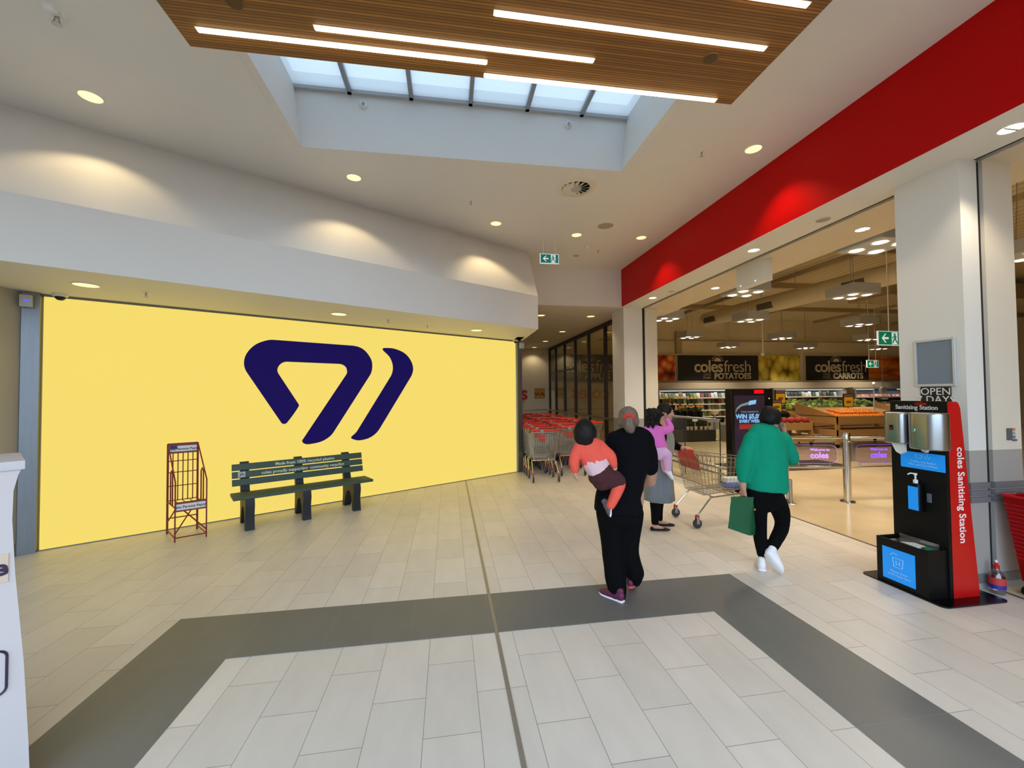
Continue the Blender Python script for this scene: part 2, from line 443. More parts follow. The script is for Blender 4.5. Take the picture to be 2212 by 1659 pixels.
# ribbed metal roof lining of the shop
ribbed, nt, b, oc, N, L = nmat('ribbed_roof_sheet')
wv = N('TexWave', wave_type='BANDS', bands_direction='X'); wv.inputs['Scale'].default_value = 1.2; L(oc, wv.inputs['Vector'])
r = ramp(N, [(0.0, lin(176, 162, 132)), (0.25, lin(206, 192, 160)), (1.0, lin(212, 198, 166))]); L(wv.outputs['Fac'], r.inputs[0]); L(r.outputs[0], b.inputs['Base Color'])
b.inputs['Roughness'].default_value = 0.7
def fruit_mat(name, dark, midc, light, sc, stretch=(1, 1, 1)):
    m, nt, b, oc, N, L = nmat(name)
    mp = N('Mapping'); mp.inputs['Scale'].default_value = stretch; L(oc, mp.inputs[0])
    vo = N('TexVoronoi', feature='F1'); vo.inputs['Scale'].default_value = sc; L(mp.outputs[0], vo.inputs['Vector'])
    r = ramp(N, [(0.05, lin(*light)), (0.55, lin(*midc)), (0.92, lin(*dark))]); L(vo.outputs['Distance'], r.inputs[0])
    hs = N('HueSaturation'); sp = N('SeparateColor'); L(vo.outputs['Color'], sp.inputs[0])
    mr = N('MapRange'); mr.inputs['To Min'].default_value = 0.75; mr.inputs['To Max'].default_value = 1.15; L(sp.outputs[0], mr.inputs[0])
    L(mr.outputs[0], hs.inputs['Value']); L(r.outputs[0], hs.inputs['Color']); L(hs.outputs[0], b.inputs['Base Color'])
    b.inputs['Roughness'].default_value = 0.5
    return m
pic_apple = fruit_mat('printed_apples', (80, 18, 8), (206, 76, 34), (240, 180, 84), 2.6)
pic_potato = fruit_mat('printed_potatoes', (96, 78, 14), (216, 192, 66), (244, 228, 120), 2.3, (1.25, 1, 0.85))
pic_carrot = fruit_mat('printed_carrots', (140, 54, 4), (236, 122, 22), (252, 160, 56), 1.6, (0.45, 1, 2.6))
def screen_mat(name, rgb, es):
    m = mat(name, (0, 0, 0), 0.7, emit=rgb, es=es, spec=0.1); return m
yellow_glow = mat('yellow_glow_graphic', (50, 43, 18), 0.75, emit=(253, 226, 113), es=0.68, spec=0.1)  # even glow added to the flat yellow; no lamp behind the panel
navy_glow = mat('navy_glow_graphic', (14, 8, 50), 0.75, emit=(22, 11, 79), es=0.65, spec=0.1)  # logo takes the same added glow as the panel, not a real light
screen_purple = mat('screen_purple', (30, 22, 34), 0.2, emit=(52, 40, 58), es=0.3)
screen_blue = mat('screen_pale_blue', (90, 140, 190), 0.2, emit=(120, 170, 215), es=0.6)
screen_sheen = mat('screen_soft_grey', (90, 105, 105), 0.2, emit=(110, 125, 120), es=0.5)
screen_red = mat('screen_red', (110, 30, 30), 0.2, emit=(130, 40, 36), es=0.6)
red_led = mat('red_led', (255, 0, 10), 0.3, emit=(255, 0, 12), es=2.5)

# ---------------------------------------------------------------- setting
CEIL, SOF, BSOF = 4.86, 3.94, 3.05
Y0, YB, XR = -1.6, 19.5, 30.0
XF, XT, XI = 4.26, 4.88, 5.83      # red fascia, shutter slot, inner soffit edge
# floors
struct('floor', bx(-9, XT, Y0, YB+.2, -0.1, 0), tile)
struct('floor_shop', bx(XT, XR, Y0, YB+.2, -0.1, 0.001), lino)
bm = B()
for a in ((-2.15, 2.745, 3.16, 3.775), (-2.15, -1.52, -0.6, 3.16), (2.15, 2.745, -0.6, 3.16)): box(bm, a[0], a[1], a[2], a[3], -0.005, 0.003)
struct('floor_border', bm, band_tile)
struct('trim_1', bx(0.34, 0.366, Y0, 9.4, -0.01, 0.0045), mat('joint_strip', (150, 146, 140), 0.4, 0.5))
struct('trim_2', bx(XT-0.012, XT+0.012, Y0, 9.8, -0.01, 0.006), mat('threshold_strip', (120, 112, 100), 0.4, 0.6))
# mall ceiling with skylight opening
SX0, SX1, SY0, SY1, SZ = -1.84, 2.455, -0.9, 5.345, 5.60
bm = B()
box(bm, -9, SX0, Y0, YB+.2, CEIL, CEIL+.003); box(bm, SX1, XF+.1, Y0, YB+.2, CEIL, CEIL+.003)
box(bm, SX0, SX1, SY1, YB+.2, CEIL, CEIL+.003); box(bm, SX0, SX1, Y0, SY0, CEIL, CEIL+.003)
struct('ceiling', bm, white)
# flared skylight well
GX0, GX1, GY0, GY1 = SX0-.11, SX1+.11, SY0, SY1
def well(p, q, r, s):
    bm = B(); prism(bm, [p, q, r, s], (Vector(q)-Vector(p)).cross(Vector(r)-Vector(q)).normalized()*0.08); return bm
struct('wall_skylight_north', bx(GX0-.1, GX1+.1, SY1, SY1+.08, CEIL+.004, SZ+.2), white)
struct('wall_skylight_south', bx(GX0-.1, GX1+.1, SY0-.08, SY0, CEIL+.004, SZ+.2), white)
struct('wall_skylight_west', well((SX0, SY0, CEIL+.003), (SX0, SY1, CEIL+.003), (GX0, SY1, SZ+.2), (GX0, SY0, SZ+.2)), white)
struct('wall_skylight_east', well((SX1, SY1, CEIL+.003), (SX1, SY0, CEIL+.003), (GX1, SY0, SZ+.2), (GX1, SY1, SZ+.2)), white)
win = struct('window_1', bx(GX0, GX1, GY1-.05, GY1, SZ-.03, SZ+.05), light_grey)
alu = mat('skylight_bar', (150, 156, 164), 0.45, 0.3)
bm = B()
npane = 6; pw = (GX1-GX0)/npane
for i in range(npane+1):
    x = GX0+pw*i; box(bm, x-.025, x+.025, GY0, GY1, SZ-.03, SZ+.05)
for y in (GY0, 2.2): box(bm, GX0, GX1, y, y+.05, SZ-.03, SZ+.05)
obj('frame', bm, alu, win, False)
for i in range(npane):
    obj('pane', bx(GX0+pw*i+.025, GX0+pw*(i+1)-.025, GY0+.02, GY1-.02, SZ+.005, SZ+.011), glass_sky, win, False)

# angled shopfront bulkhead
N1, N2, NW = 5.80, 6.62, 7.365
XE = 1.72
def s_at_x(x, n): return (x + cos(WA)*n)/sin(WA)
def poly_strip(name, m, s0=-7.0):
    e1, e2, e3 = s_at_x(XE, N1), s_at_x(XE, N2), s_at_x(XE, NW+.3)
    a = [WP(s0, N1, BSOF), WP(s0, N1, 3.69), WP(s0, N2, CEIL), WP(s0, NW+.3, CEIL), WP(s0, NW+.3, BSOF)]
    c = [WP(e1, N1, BSOF), WP(e1, N1, 3.69), WP(e2, N2, CEIL), WP(e3, NW+.3, CEIL), WP(e3, NW+.3, BSOF)]
    bm = B(); A = [bm.verts.new(p) for p in a]; D = [bm.verts.new(p) for p in c]
    for i in range(5): bm.faces.new((A[i], A[(i+1) % 5], D[(i+1) % 5], D[i]))
    bm.faces.new(A[::-1]); bm.faces.new(D)
    bmesh.ops.recalc_face_normals(bm, faces=bm.faces[:])
    return struct(name, bm, m)
poly_strip('wall_shopfront_bulkhead', white)
# wall behind and beside the graphic panel
struct('wall_shopfront', bx(-1.4, 6.26, NW+.06, NW+.2, 0, BSOF, MW), greywall)
LX = -4.90
struct('wall_left', bx(LX-.2, LX, Y0, 5.66, 0, BSOF+.02), greywall)
struct('wall_left_upper', bx(LX-.2, LX, Y0, 3.6, BSOF, CEIL), white)
struct('baseboard_left', bx(LX, LX+.012, 2.0, 5.62, 0, 0.14), skirt_m)
# bay for trolleys
struct('wall_bay_left', bx(1.50, 1.66, 9.5, 19.0, 0, SOF), warmwhite)
struct('wall_bay_left_upper', bx(1.50, 1.66, 8.9, 9.72, BSOF, CEIL), warmwhite)
struct('wall_bay_back', bx(1.5, 4.72, 18.98, 19.2, 0, SOF), warmwhite)
struct('wall_header', bx(1.5, XF+.0, 9.68, 9.8, SOF, CEIL), white)
struct('ceiling_bay', bx(1.5, 5.9, 9.8, YB, SOF, SOF+.1), warmwhite)
# red fascia, soffit with slot
struct('wall_right_fascia', bx(XF, XF+.1, Y0, 9.68, SOF, CEIL+.05), red_paint)
bm = B(); box(bm, XF+.1, XT-.045, Y0, 9.8, SOF, SOF+.1); box(bm, XF, XF+.1, Y0, 9.8, SOF-.002, SOF)
struct('ceiling_entry_soffit', bm, white)
struct('ceiling_shop_soffit', bx(XT+.045, XI, Y0, 9.8, SOF, SOF+.1), cream_soffit)
struct('trim_3', bx(XT-.045, XT+.045, Y0, 9.8, SOF+.03, SOF+.1), dark_slot)
struct('wall_soffit_inner', bx(XI-.06, XI, Y0, YB, SOF+.1, 5.7), store_wall)
# glazed wall between the bay and the shop
GXW = 4.72
win2 = struct('window_2', bx(GXW-.04, GXW+.06, 10.5, 19.0, SOF-.12, SOF), brown_frame)
bm = B()
box(bm, GXW-.04, GXW+.06, 10.5, 19.0, 0, 0.1)
ys = [10.55, 11.97, 13.47, 14.97, 16.40, 17.80, 18.95]
for y in ys: box(bm, GXW-.04, GXW+.06, y-.04, y+.04, 0.1, SOF-.12)
for y0, y1 in ((14.97, 16.4), (16.4, 17.8), (17.8, 18.95)): box(bm, GXW-.02, GXW+.03, y0, y1, 2.72, 2.78)
obj('frame', bm, brown_frame, win2, False)
for y0, y1 in zip(ys, ys[1:]):
    obj('pane', bx(GXW, GXW+.012, y0+.04, y1-.04, 0.1, SOF-.12), glass_dark, win2, False)
# pillars
def pillar(name, x0, xt, x1, y0, y1, dadoz=None):
    p = struct(name, bx(x0, xt-.04, y0, y1, 0 if not dadoz else dadoz, SOF), white)
    obj('inner_shaft', bx(xt+.03, x1, y0, y1, 0 if not dadoz else dadoz, SOF), warmwhite, p, False)
    obj('slot', bx(xt-.04, xt+.03, y0+.03, y1, 0, SOF), dark_slot, p, False)
    if dadoz:
        bm = B(); box(bm, x0, xt-.04, y0, y1, 0, dadoz); box(bm, xt+.03, x1, y0, y1, 0, dadoz); obj('dado', bm, dado, p, False)
    return p
pillar('pillar', 4.345, XT, 5.235, 9.77, 10.5, 1.16)
p2 = pillar('pillar', 4.67, 4.905, 5.27, 3.10, 3.66, 1.25)
bm = B()
for z0, z1 in ((0.78, 0.83), (0.84, 0.89), (0.90, 0.96), (0.06, 0.14)):
    box(bm, 4.655, 4.875, 3.085, 3.67, z0, z1, bev=.008); box(bm, 4.93, 5.285, 3.085, 3.67, z0, z1, bev=.008)
obj('bumper_rail', bm, mat('bumper_grey', (112, 110, 114), 0.5), p2)
# shop shell
struct('wall_shop_back', bx(GXW, XR, YB, YB+.2, 0, 5.7), store_wall)
struct('wall_shop_right', bx(XR, XR+.2, Y0, YB+.2, 0, 5.7), store_wall)
struct('wall_shop_front', bx(XT, XR, Y0-.2, Y0, 0, 5.7), store_wall)
struct('ceiling_shop', bx(XI-.06, XR+.2, Y0-.2, YB+.2, 5.6, 5.75), ribbed)
bm = B()
for y in (2.0, 5.6, 9.2, 12.8, 16.4): box(bm, XI, XR, y-.06, y+.06, 5.42, 5.6)
for x in (7.6, 11.0, 15.0, 19.5, 24.5): box(bm, x-.05, x+.05, Y0, YB, 5.48, 5.6)
struct('trim_4', bm, store_ceil)
struct('trim_5', bx(14.0, XR, 11.2, 12.6, 4.9, 5.42), store_ceil)
bm = B(); cyl(bm, (GXW+1.2, YB-.08, 4.45), (XR, YB-.08, 4.45), 0.03); struct('trim_6', bm, store_ceil)
struct('trim_7', bx(11.4, 11.7, YB-.16, YB, 3.8, 4.9), store_ceil)
# steel posts beside the graphic
post_steel = mat('dull_post_steel', (124, 128, 134), .42, .85, var=.15, vs=3, stretch=(30, 30, 1))
struct('trim_8', bx(-1.335, -1.19, NW-.06, NW+.1, 0, BSOF-.002, MW), post_steel)
struct('trim_9', bx(6.215, 6.345, NW-.06, NW+.1, 0, BSOF-.002, MW), post_steel)
struct('trim_10', bx(-1.19, 6.215, NW+.0, NW+.06, BSOF-.03, BSOF-.002, MW), mat('track_grey', (120, 124, 130), 0.4, 0.6))
struct('trim_11', bx(-1.19, 6.215, NW-.01, NW+.06, 0, 0.012, MW), mat('sill_grey', (120, 120, 118), 0.5, 0.3))

# ---------------------------------------------------------------- yellow graphic panel with logo
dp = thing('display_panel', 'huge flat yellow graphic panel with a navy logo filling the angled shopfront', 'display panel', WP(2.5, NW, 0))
obj('panel', bx(-1.17, 6.20, NW+.0, NW+.05, 0.012, BSOF-.03, MW), yellow_glow, dp, False)
LG = [[(1.245,2.686),(2.446,2.678),(2.646,2.629),(2.788,2.464),(2.815,2.315),(2.772,2.163),(2.147,1.182),(1.986,1.054),(1.77,1.013),(1.691,1.03),(1.661,1.072),(1.671,1.097),(2.349,2.154),(2.372,2.215),(2.342,2.306),(2.239,2.347),(1.443,2.35),(1.356,2.319),(1.304,2.234),(1.32,2.152),(1.604,1.677),(1.608,1.634),(1.441,1.381),(1.397,1.362),(1.36,1.385),(0.898,2.161),(0.858,2.292),(0.885,2.439),(0.987,2.579),(1.114,2.655)],
 [(3.033,2.673),(3.255,2.668),(3.484,2.565),(3.61,2.351),(3.564,2.147),(2.949,1.193),(2.787,1.054),(2.584,1.012),(2.47,1.042),(2.44,1.072),(2.455,1.093),(2.545,1.179),(3.159,2.147),(3.206,2.32),(3.151,2.498),(3.025,2.621),(3.008,2.649)]]
def closed_smooth(p, k=5):
    p = [Vector((a, c, 0)) for a, c in p]; n = len(p); out = []
    for i in range(n):
        p0, p1, p2_, p3 = p[i-1], p[i], p[(i+1) % n], p[(i+2) % n]
        d = (p2_-p1).length
        if d > 0.35: out.append(p1); continue
        # tangents limited to the local chord so straight runs stay straight
        m1 = (p2_-p0); m2 = (p3-p1)
        if (p1-p0).length > .35: m1 = (p1-p0)
        if (p3-p2_).length > .35: m2 = (p3-p2_)
        m1 = m1.normalized()*d; m2 = m2.normalized()*d
        for j in range(k):
            t = j/k
            out.append(p1*(2*t**3-3*t*t+1)+m1*(t**3-2*t*t+t)+p2_*(-2*t**3+3*t*t)+m2*(t**3-t*t))
    return out
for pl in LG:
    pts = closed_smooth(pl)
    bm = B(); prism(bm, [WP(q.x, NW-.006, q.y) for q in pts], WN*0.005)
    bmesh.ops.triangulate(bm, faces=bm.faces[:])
    obj('logo_mark', bm, navy_glow, dp, False)
# ---------------------------------------------------------------- timber ceiling raft with strip lamps
PX0, PX1, PY0, PY1, PZ = -1.89, 2.56, -0.6, 3.36, 4.42
rf = thing('timber_ceiling_raft', 'slatted timber raft hanging below the skylight, fitted with long strip lights', 'ceiling panel', (0.33, 1.4, PZ))
obj('slatted_board', bx(PX0, PX1, PY0, PY1, PZ, PZ+.05), slat, rf, False)
obj('edge_trim', bx(PX0+.01, PX1-.01, PY0+.01, PY1-.01, PZ+.05, PZ+.11), brown_frame, rf, False)
for x in (PX0+.4, PX1-.4):
    for y in (0.0, 2.9): obj('hanger', cyl(B(), (x, y, PZ+.1), (x, y, SZ-.02), .008), steel, rf)
for x0, x1, y, lab in ((-1.75, 0.31, 3.19, 'long strip light at the front corner of the raft, starting nearest the yellow panel side'),
                       (-0.92, 1.14, 3.055, 'strip light second from the raft edge, overlapping the corner one behind'),
                       (0.33, 2.40, 2.76, 'topmost full-length strip light on the raft, towards the red fascia'),
                       (0.31, 2.38, 3.325, 'strip light running along the lowest edge of the raft over the skylight'),
                       (1.9, 2.42, 2.40, 'short stub of strip light cut by the top edge of the photo')):
    t = thing('strip_light', lab, 'strip light', ((x0+x1)/2, y, PZ), 'strip lights in the timber raft')
    obj('housing', bx(x0-.01, x1+.01, y-.024, y+.024, PZ-.004, PZ+.002), white_plastic, t, False)
    obj('diffuser', bx(x0, x1, y-.017, y+.017, PZ-.014, PZ-.003, bev=.004), strip_emit, t, False)

# ---------------------------------------------------------------- recessed downlights
def downlight(x, y, z, r, lab, group, power=0, emit=None, cone=100, col=(1.0, 0.76, 0.42), blend=0.6):
    t = thing('downlight', lab, 'downlight', (x, y, z), group)
    obj('trim_ring', lathe(B(), (x, y, z), [(r*.86, -.002), (r*.9, -.010), (r*1.0, -.008), (r*1.02, 0)], 32, (0, 0, 1)), white_plastic, t)
    obj('lamp_disc', lathe(B(), (x, y, z), [(0, -.004), (r*.5, -.004), (r*.87, -.006)], 32), emit or warm_emit, t)
    if power:
        l = lamp('lamp', 'SPOT', (x, y, z-.03), power, col, t, spot_size=radians(cone), spot_blend=blend, shadow_soft_size=0.05)
    return t
G1 = 'recessed downlights in the high ceiling'
for x, y, p, lab in ((-3.57, 4.73, .9, 'large downlight in the high ceiling at far left, above the sloping bulkhead'),
                     (-1.29, 6.00, 1.0, 'downlight in the high ceiling just left of the skylight corner'),
                     (0.86, 7.29, 1.3, 'downlight in the high ceiling above the end of the sloping bulkhead'),
                     (2.46, 7.62, .8, 'downlight between the bulkhead one and the red fascia one, over the green exit sign'),
                     (3.77, 7.59, 2.6, 'downlight beside the far end of the red fascia'),
                     (3.81, 4.61, 2.6, 'large downlight beside the middle of the red fascia')):
    downlight(x, y, CEIL, 0.105, lab, G1, DOWN_W*p)
G2 = 'downlights under the bulkhead'
for x, y, lab in ((-3.94, 5.20, 'wide oval downlight above the top left corner of the yellow panel'),
                  (-1.64, 6.62, 'downlight above the middle of the yellow panel'),
                  (0.55, 8.01, 'downlight above the top right end of the yellow panel')):
    downlight(x, y, BSOF, 0.12, lab, G2, 7, cone=140)
G3 = 'ring downlights in the entry soffit'
for x, y, p, lab in ((4.56, 2.67, 40, 'big ring downlight in the soffit near the top right corner'),
                  (4.56, 5.56, 22, 'ring downlight in the soffit below the bright patch of red fascia'),
                  (4.55, 8.66, 22, 'small ring downlight in the soffit by the far white pillar'),
                  (5.42, 4.65, 22, 'ring downlight in the soffit just left of the near white pillar'),
                  (5.42, 7.70, 22, 'small ring downlight in the inner soffit left of the hanging white box')):
    t = downlight(x, y, SOF, 0.085, lab, G3, p, white_emit, 110, (1.0, .84, .6))
    obj('cross_bar', bx(x-.07, x+.07, y-.008, y+.008, SOF-.014, SOF-.006), chrome, t, False)
G4 = 'downlights over the trolley bay'
for x, y, lab in ((2.50, 10.96, 'downlight over the trolley bay, half hidden by the bulkhead corner'),
                  (3.91, 10.95, 'nearest and largest downlight over the trolley bay'),
                  (3.89, 13.75, 'second downlight back over the trolley bay'),
                  (3.91, 16.36, 'third downlight back over the trolley bay'),
                  (3.91, 18.55, 'last downlight over the trolley bay, by its back wall')):
    downlight(x, y, SOF, 0.12, lab, G4, 20, cone=120, col=(1, .78, .45))

# ---------------------------------------------------------------- air diffuser, speakers, sprinklers, cameras
t = thing('air_diffuser', 'round swirl air diffuser with radial blades in the high ceiling', 'air vent', (1.89, 5.86, CEIL))
c = (1.89, 5.86, CEIL)
obj('rim', lathe(B(), c, [(.20, -.004), (.215, -.02), (.28, -.012), (.30, 0)], 40), warmwhite, t)
obj('dark_bowl', lathe(B(), c, [(0, -.003), (.2, -.003)], 40), dark_slot, t)
for i in range(14):
    a = 2*pi*i/14; R = Matrix.Translation(c) @ Matrix.Rotation(a, 4, 'Z') @ Matrix.Rotation(radians(28), 4, 'X')
    obj('blade', box(B(), .075, .2, -.034, .034, -.026, -.022, R), warmwhite, t, False)
obj('hub', lathe(B(), c, [(0, -.034), (.07, -.034), (.085, -.02), (.085, -.004)], 32), light_grey, t)
spk_m = mat('perforated_grey', (170, 160, 146), 0.7)
for x, y, z, r, lab in ((2.85, 7.13, CEIL, .15, 'flat round ceiling speaker between two downlights near the exit sign'),
                        (2.82, 8.78, CEIL, .07, 'small flat round disc in the ceiling just right of the exit sign'),
                        (4.62, 4.45, SOF, .08, 'flat round disc in the entry soffit near the near pillar'),
                        (4.66, 8.05, SOF, .06, 'tiny flat disc in the entry soffit near the far pillar')):
    t = thing('ceiling_speaker', lab, 'speaker', (x, y, z))
    obj('grille', lathe(B(), (x, y, z), [(0, -.008), (r*.93, -.008)], 32), spk_m, t)
    obj('rim', lathe(B(), (x, y, z), [(r*.93, -.008), (r*.96, -.012), (r, 0)], 32), warmwhite, t)
for u, v, lab in ((1535, 125, 'round dark speaker disc in the timber raft near its right corner'), (505, 3, 'round dark speaker disc in the timber raft at the top edge of the photo')):
    p = QZ(u, v, PZ)
    t = thing('ceiling_speaker', lab, 'speaker', p)
    obj('grille', lathe(B(), p, [(0, -.007), (.05, -.007)], 28), mat('speaker_dark', (92, 66, 36), 0.7), t)
    obj('rim', lathe(B(), p, [(.05, -.007), (.054, -.010), (.058, 0)], 28), mat('speaker_rim', (112, 80, 44), 0.6), t)
def sprinkler(p, lab, axis=(0, 0, -1), s=1.0):
    p = Vector(p); t = thing('sprinkler_head', lab, 'sprinkler', p, 'sprinkler heads in the ceilings'); a = Vector(axis)
    obj('flange', lathe(B(), p, [(.034*s, 0), (.03*s, .006*s), (.012*s, .008*s)], 20, a), white_plastic, t)
    bm = B(); cyl(bm, p, p+a*.035*s, .009*s)
    q = a.orthogonal().normalized()*.012*s
    for k in (q, -q): cyl(bm, p+a*.03*s+k*.5, p+a*.055*s+k, .003*s, n=6)
    obj('body', bm, steel, t)
    obj('deflector', lathe(B(), p+a*.058*s, [(0, 0), (.02*s, 0), (.02*s, .003*s), (0, .003*s)], 14, a), steel, t)
for p, lab in (((3.20, 4.76, CEIL), 'small dark sprinkler in the ceiling left of the red fascia downlight'),
               ((0.37, 6.49, CEIL), 'tiny sprinkler in the ceiling above the sloping bulkhead, left of the air diffuser'),
               ((3.18, 8.38, CEIL), 'tiny sprinkler in the ceiling near the far end of the red fascia'),
               ((-3.05, 3.72, CEIL), 'sprinkler in the ceiling at top left of the timber raft'),
               ((-3.55, 5.51, BSOF), 'sprinkler under the bulkhead right of the top left downlight'),
               ((-0.97, 7.02, BSOF), 'sprinkler under the bulkhead right of its middle downlight'),
               ((-0.36, 7.51, BSOF), 'sprinkler under the bulkhead between its middle and right downlights'),
               ((3.05, 11.4, SOF), 'sprinkler over the trolley bay between the two nearest downlights')):
    sprinkler(p, lab, s=1.6 if p[0] == -3.05 else 1.0)
for u, v, lab in ((786, 227, 'white detector on the skylight well face, under the second pane'), (1227, 270, 'white detector on the skylight well face, under the right pane')):
    p = Q(u, v, SY1)
    t = thing('smoke_detector', lab, 'detector', p)
    obj('base', lathe(B(), p, [(.05, 0), (.05, .015), (.04, .03), (.02, .035)], 24, (0, -1, 0)), white_plastic, t)
    obj('nozzle', cyl(B(), p+V(0, -.03, 0), p+V(.0, -.06, -.03), .016), light_grey, t)
t = thing('smoke_detector', 'small white detector on the high ceiling right of the exit sign', 'detector', (2.87, 8.2, CEIL))
obj('base', lathe(B(), (2.87, 8.2, CEIL), [(.055, 0), (.055, .02), (.04, .04), (0, .045)], 24, (0, 0, -1)), white_plastic, t)
t = thing('smoke_detector', 'white detector with a grey nose on the ceiling at the far top left', 'detector', QZ(112, 18, CEIL))
p = QZ(112, 18, CEIL)
obj('base', lathe(B(), p, [(.05, 0), (.05, .02), (.035, .04), (0, .045)], 24, (0, 0, -1)), white_plastic, t)
def dome(p, lab, r=.055):
    t = thing('dome_camera', lab, 'camera', p); p = Vector(p)
    obj('housing', lathe(B(), p, [(r, 0), (r, .022), (r*.9, .034), (r*.72, .036)], 28, (0, 0, -1)), white_plastic, t)
    obj('dark_dome', lathe(B(), p+V(0, 0, -.034), [(r*.74, 0), (r*.66, .02), (r*.4, .04), (0, .047)], 28, (0, 0, -1)), black_gloss, t)
dome(WP(-1.02, NW-.12, BSOF), 'dark dome camera above the top left corner of the yellow panel', .07)
dome(WP(6.12, NW-.10, BSOF), 'dark dome camera above the top right corner of the yellow panel', .06)
for s, lab in ((-1.29, 'small white sensor box with a blue light above the steel post at far left'), (6.30, 'white sensor box with blue light on the steel post right of the panel')):
    t = thing('sensor_box', lab, 'sensor', WP(s, NW-.1, 2.9))
    obj('case', bx(s-.05, s+.05, NW-.14, NW-.062, 2.86, 3.0, MW, .008), light_grey, t)
    obj('led', bx(s-.012, s+.022, NW-.146, NW-.139, 2.925, 2.94, MW), blue_led, t, False)

# ---------------------------------------------------------------- exit signs
def exit_sign(o, right, wd_, h, lab, green, hang=None, depth=.03, parts=True):
    """o = centre of the front face"""
    o = Vector(o); r = Vector(right).normalized(); n = r.cross(V(0, 0, 1))*-1   # faces -n.. towards the viewer
    n = V(0, 0, 1).cross(r) ; M = frame_m(o, r, V(0, 0, 1), r.cross(V(0, 0, 1)))
    t = thing('exit_sign', lab, 'exit sign', o-V(0, 0, h/2))
    obj('case', box(B(), -wd_/2-.012, wd_/2+.012, -h/2-.012, h/2+.012, -depth, 0, M), exit_white, t, False)
    obj('face', box(B(), -wd_/2, wd_/2, -h/2, h/2, 0, .003, M), green, t, False)
    a = h*.34; cx = -wd_*.22
    bm = B(); prism(bm, [M @ V(cx-a, 0, .003), M @ V(cx, a, .003), M @ V(cx+a*.35, a, .003), M @ V(cx-a*.35, a*.22, .003), M @ V(cx+a, a*.22, .003), M @ V(cx+a, -a*.22, .003), M @ V(cx-a*.35, -a*.22, .003), M @ V(cx+a*.35, -a, .003), M @ V(cx, -a, .003)], M.to_3x3() @ V(0, 0, .003))
    obj('arrow', bm, exit_white, t, False)
    obj('door_pictogram', box(B(), wd_*.08, wd_*.34, -h*.46, h*.46, .003, .005, M), exit_white, t, False)
    bm = B(); s = h
    def lb(x0, y0, x1, y1, w_): sweep(bm, [M @ V(wd_*.2+x0*s, y0*s, .008), M @ V(wd_*.2+x1*s, y1*s, .008)], [w_*s, w_*s], k=1, n=6)
    blob(bm, M @ V(wd_*.2-.02*s, .31*s, .008), (.075*s, .075*s, .075*s), seg=10)
    for q in ((0, .2, .02, -.05, .075), (.02, -.05, -.14, -.16, .05), (-.14, -.16, -.2, -.36, .045), (.02, -.05, .14, -.2, .05), (.14, -.2, .26, -.36, .045), (0, .17, .17, .08, .035), (0, .17, -.16, .1, .035), (-.16, .1, -.2, -.02, .03)): lb(*q)
    obj('running_figure', bm, green, t)
    if hang:
        for x in hang: obj('hanger', cyl(B(), M @ V(x, h/2, -depth/2), Vector((M @ V(x, h/2, -depth/2)).xy[:]+(hang[x],)), .008), white_plastic, t)
    return t
exit_sign((2.015, 8.0, 4.50), (1, 0, 0), .36, .17, 'teal exit sign with a left arrow hanging from the high ceiling', exit_teal, {-.12: CEIL, .12: CEIL})
exit_sign((8.72, 7.0, 2.85), (1, .08, 0), .58, .26, 'large green exit sign partly hidden by the near white pillar', exit_green, {0: 5.6})
exit_sign((14.24, 12.0, 2.72), (1, .1, 0), .50, .23, 'smaller green exit sign in front of the carrot banner', exit_green, {-.15: 5.6, .15: 5.6})

# ---------------------------------------------------------------- shop pendants
PL = [(6.2, 5.1, 'square pendant lamp partly hidden by the near white pillar'), (6.25, 7.9, 'square pendant lamp right under the hanging white box'),
      (6.2, 11.0, 'square pendant lamp beside the far white pillar'), (9.0, 5.15, 'square pendant lamp right of the near white pillar, at the photo edge'),
      (8.85, 7.86, 'large square pendant lamp left of the near white pillar, below the duct'), (8.77, 10.9, 'square pendant lamp in front of the round duct, above its dropped pole'),
      (9.1, 14.5, 'square pendant lamp between the far pillar and the duct end'), (12.94, 11.3, 'square pendant lamp straight above the larger shop exit sign'),
      (13.0, 14.45, 'square pendant lamp above the potato picture, beneath the duct'), (12.9, 17.5, 'square pendant lamp nearest the potato lettering on the back wall'),
      (17.0, 14.5, 'square pendant lamp just left of the larger shop exit sign'), (17.05, 17.55, 'square pendant lamp above the gap between potato and carrot banners'),
      (21.3, 17.65, 'square pendant lamp above the carrot lettering on the back wall'), (9.0, 2.2, 'square pendant lamp deep in the shop past the photo edge')]
for x, y, lab in PL:
    t = thing('pendant_lamp', lab, 'pendant lamp', (x, y, 3.9), 'square four-lamp pendants in the shop')
    obj('housing', bx(x-.34, x+.34, y-.34, y+.34, 3.9, 4.12, bev=.01), light_grey, t, False)
    for a in (-1, 1):
        for c_ in (-1, 1):
            q = (x+.17*a, y+.17*c_, 3.9)
            sp = obj('spot', lathe(B(), q, [(.085, -.004), (.105, -.012), (.115, 0)], 20), white_plastic, t)
            obj('lens', lathe(B(), q, [(0, -.022), (.05, -.018), (.086, -.004)], 20), white_emit, sp)
    for a in (-.3, .3): obj('wire', cyl(B(), (x+a, y+a, 4.12), (x+a*.5, y+a*.5, 5.6), .006, n=6), steel, t)
    lamp('lamp', 'SPOT', (x, y, 3.86), STORE_W, (1.0, .84, .60), t, spot_size=radians(125), spot_blend=.5, shadow_soft_size=.2)
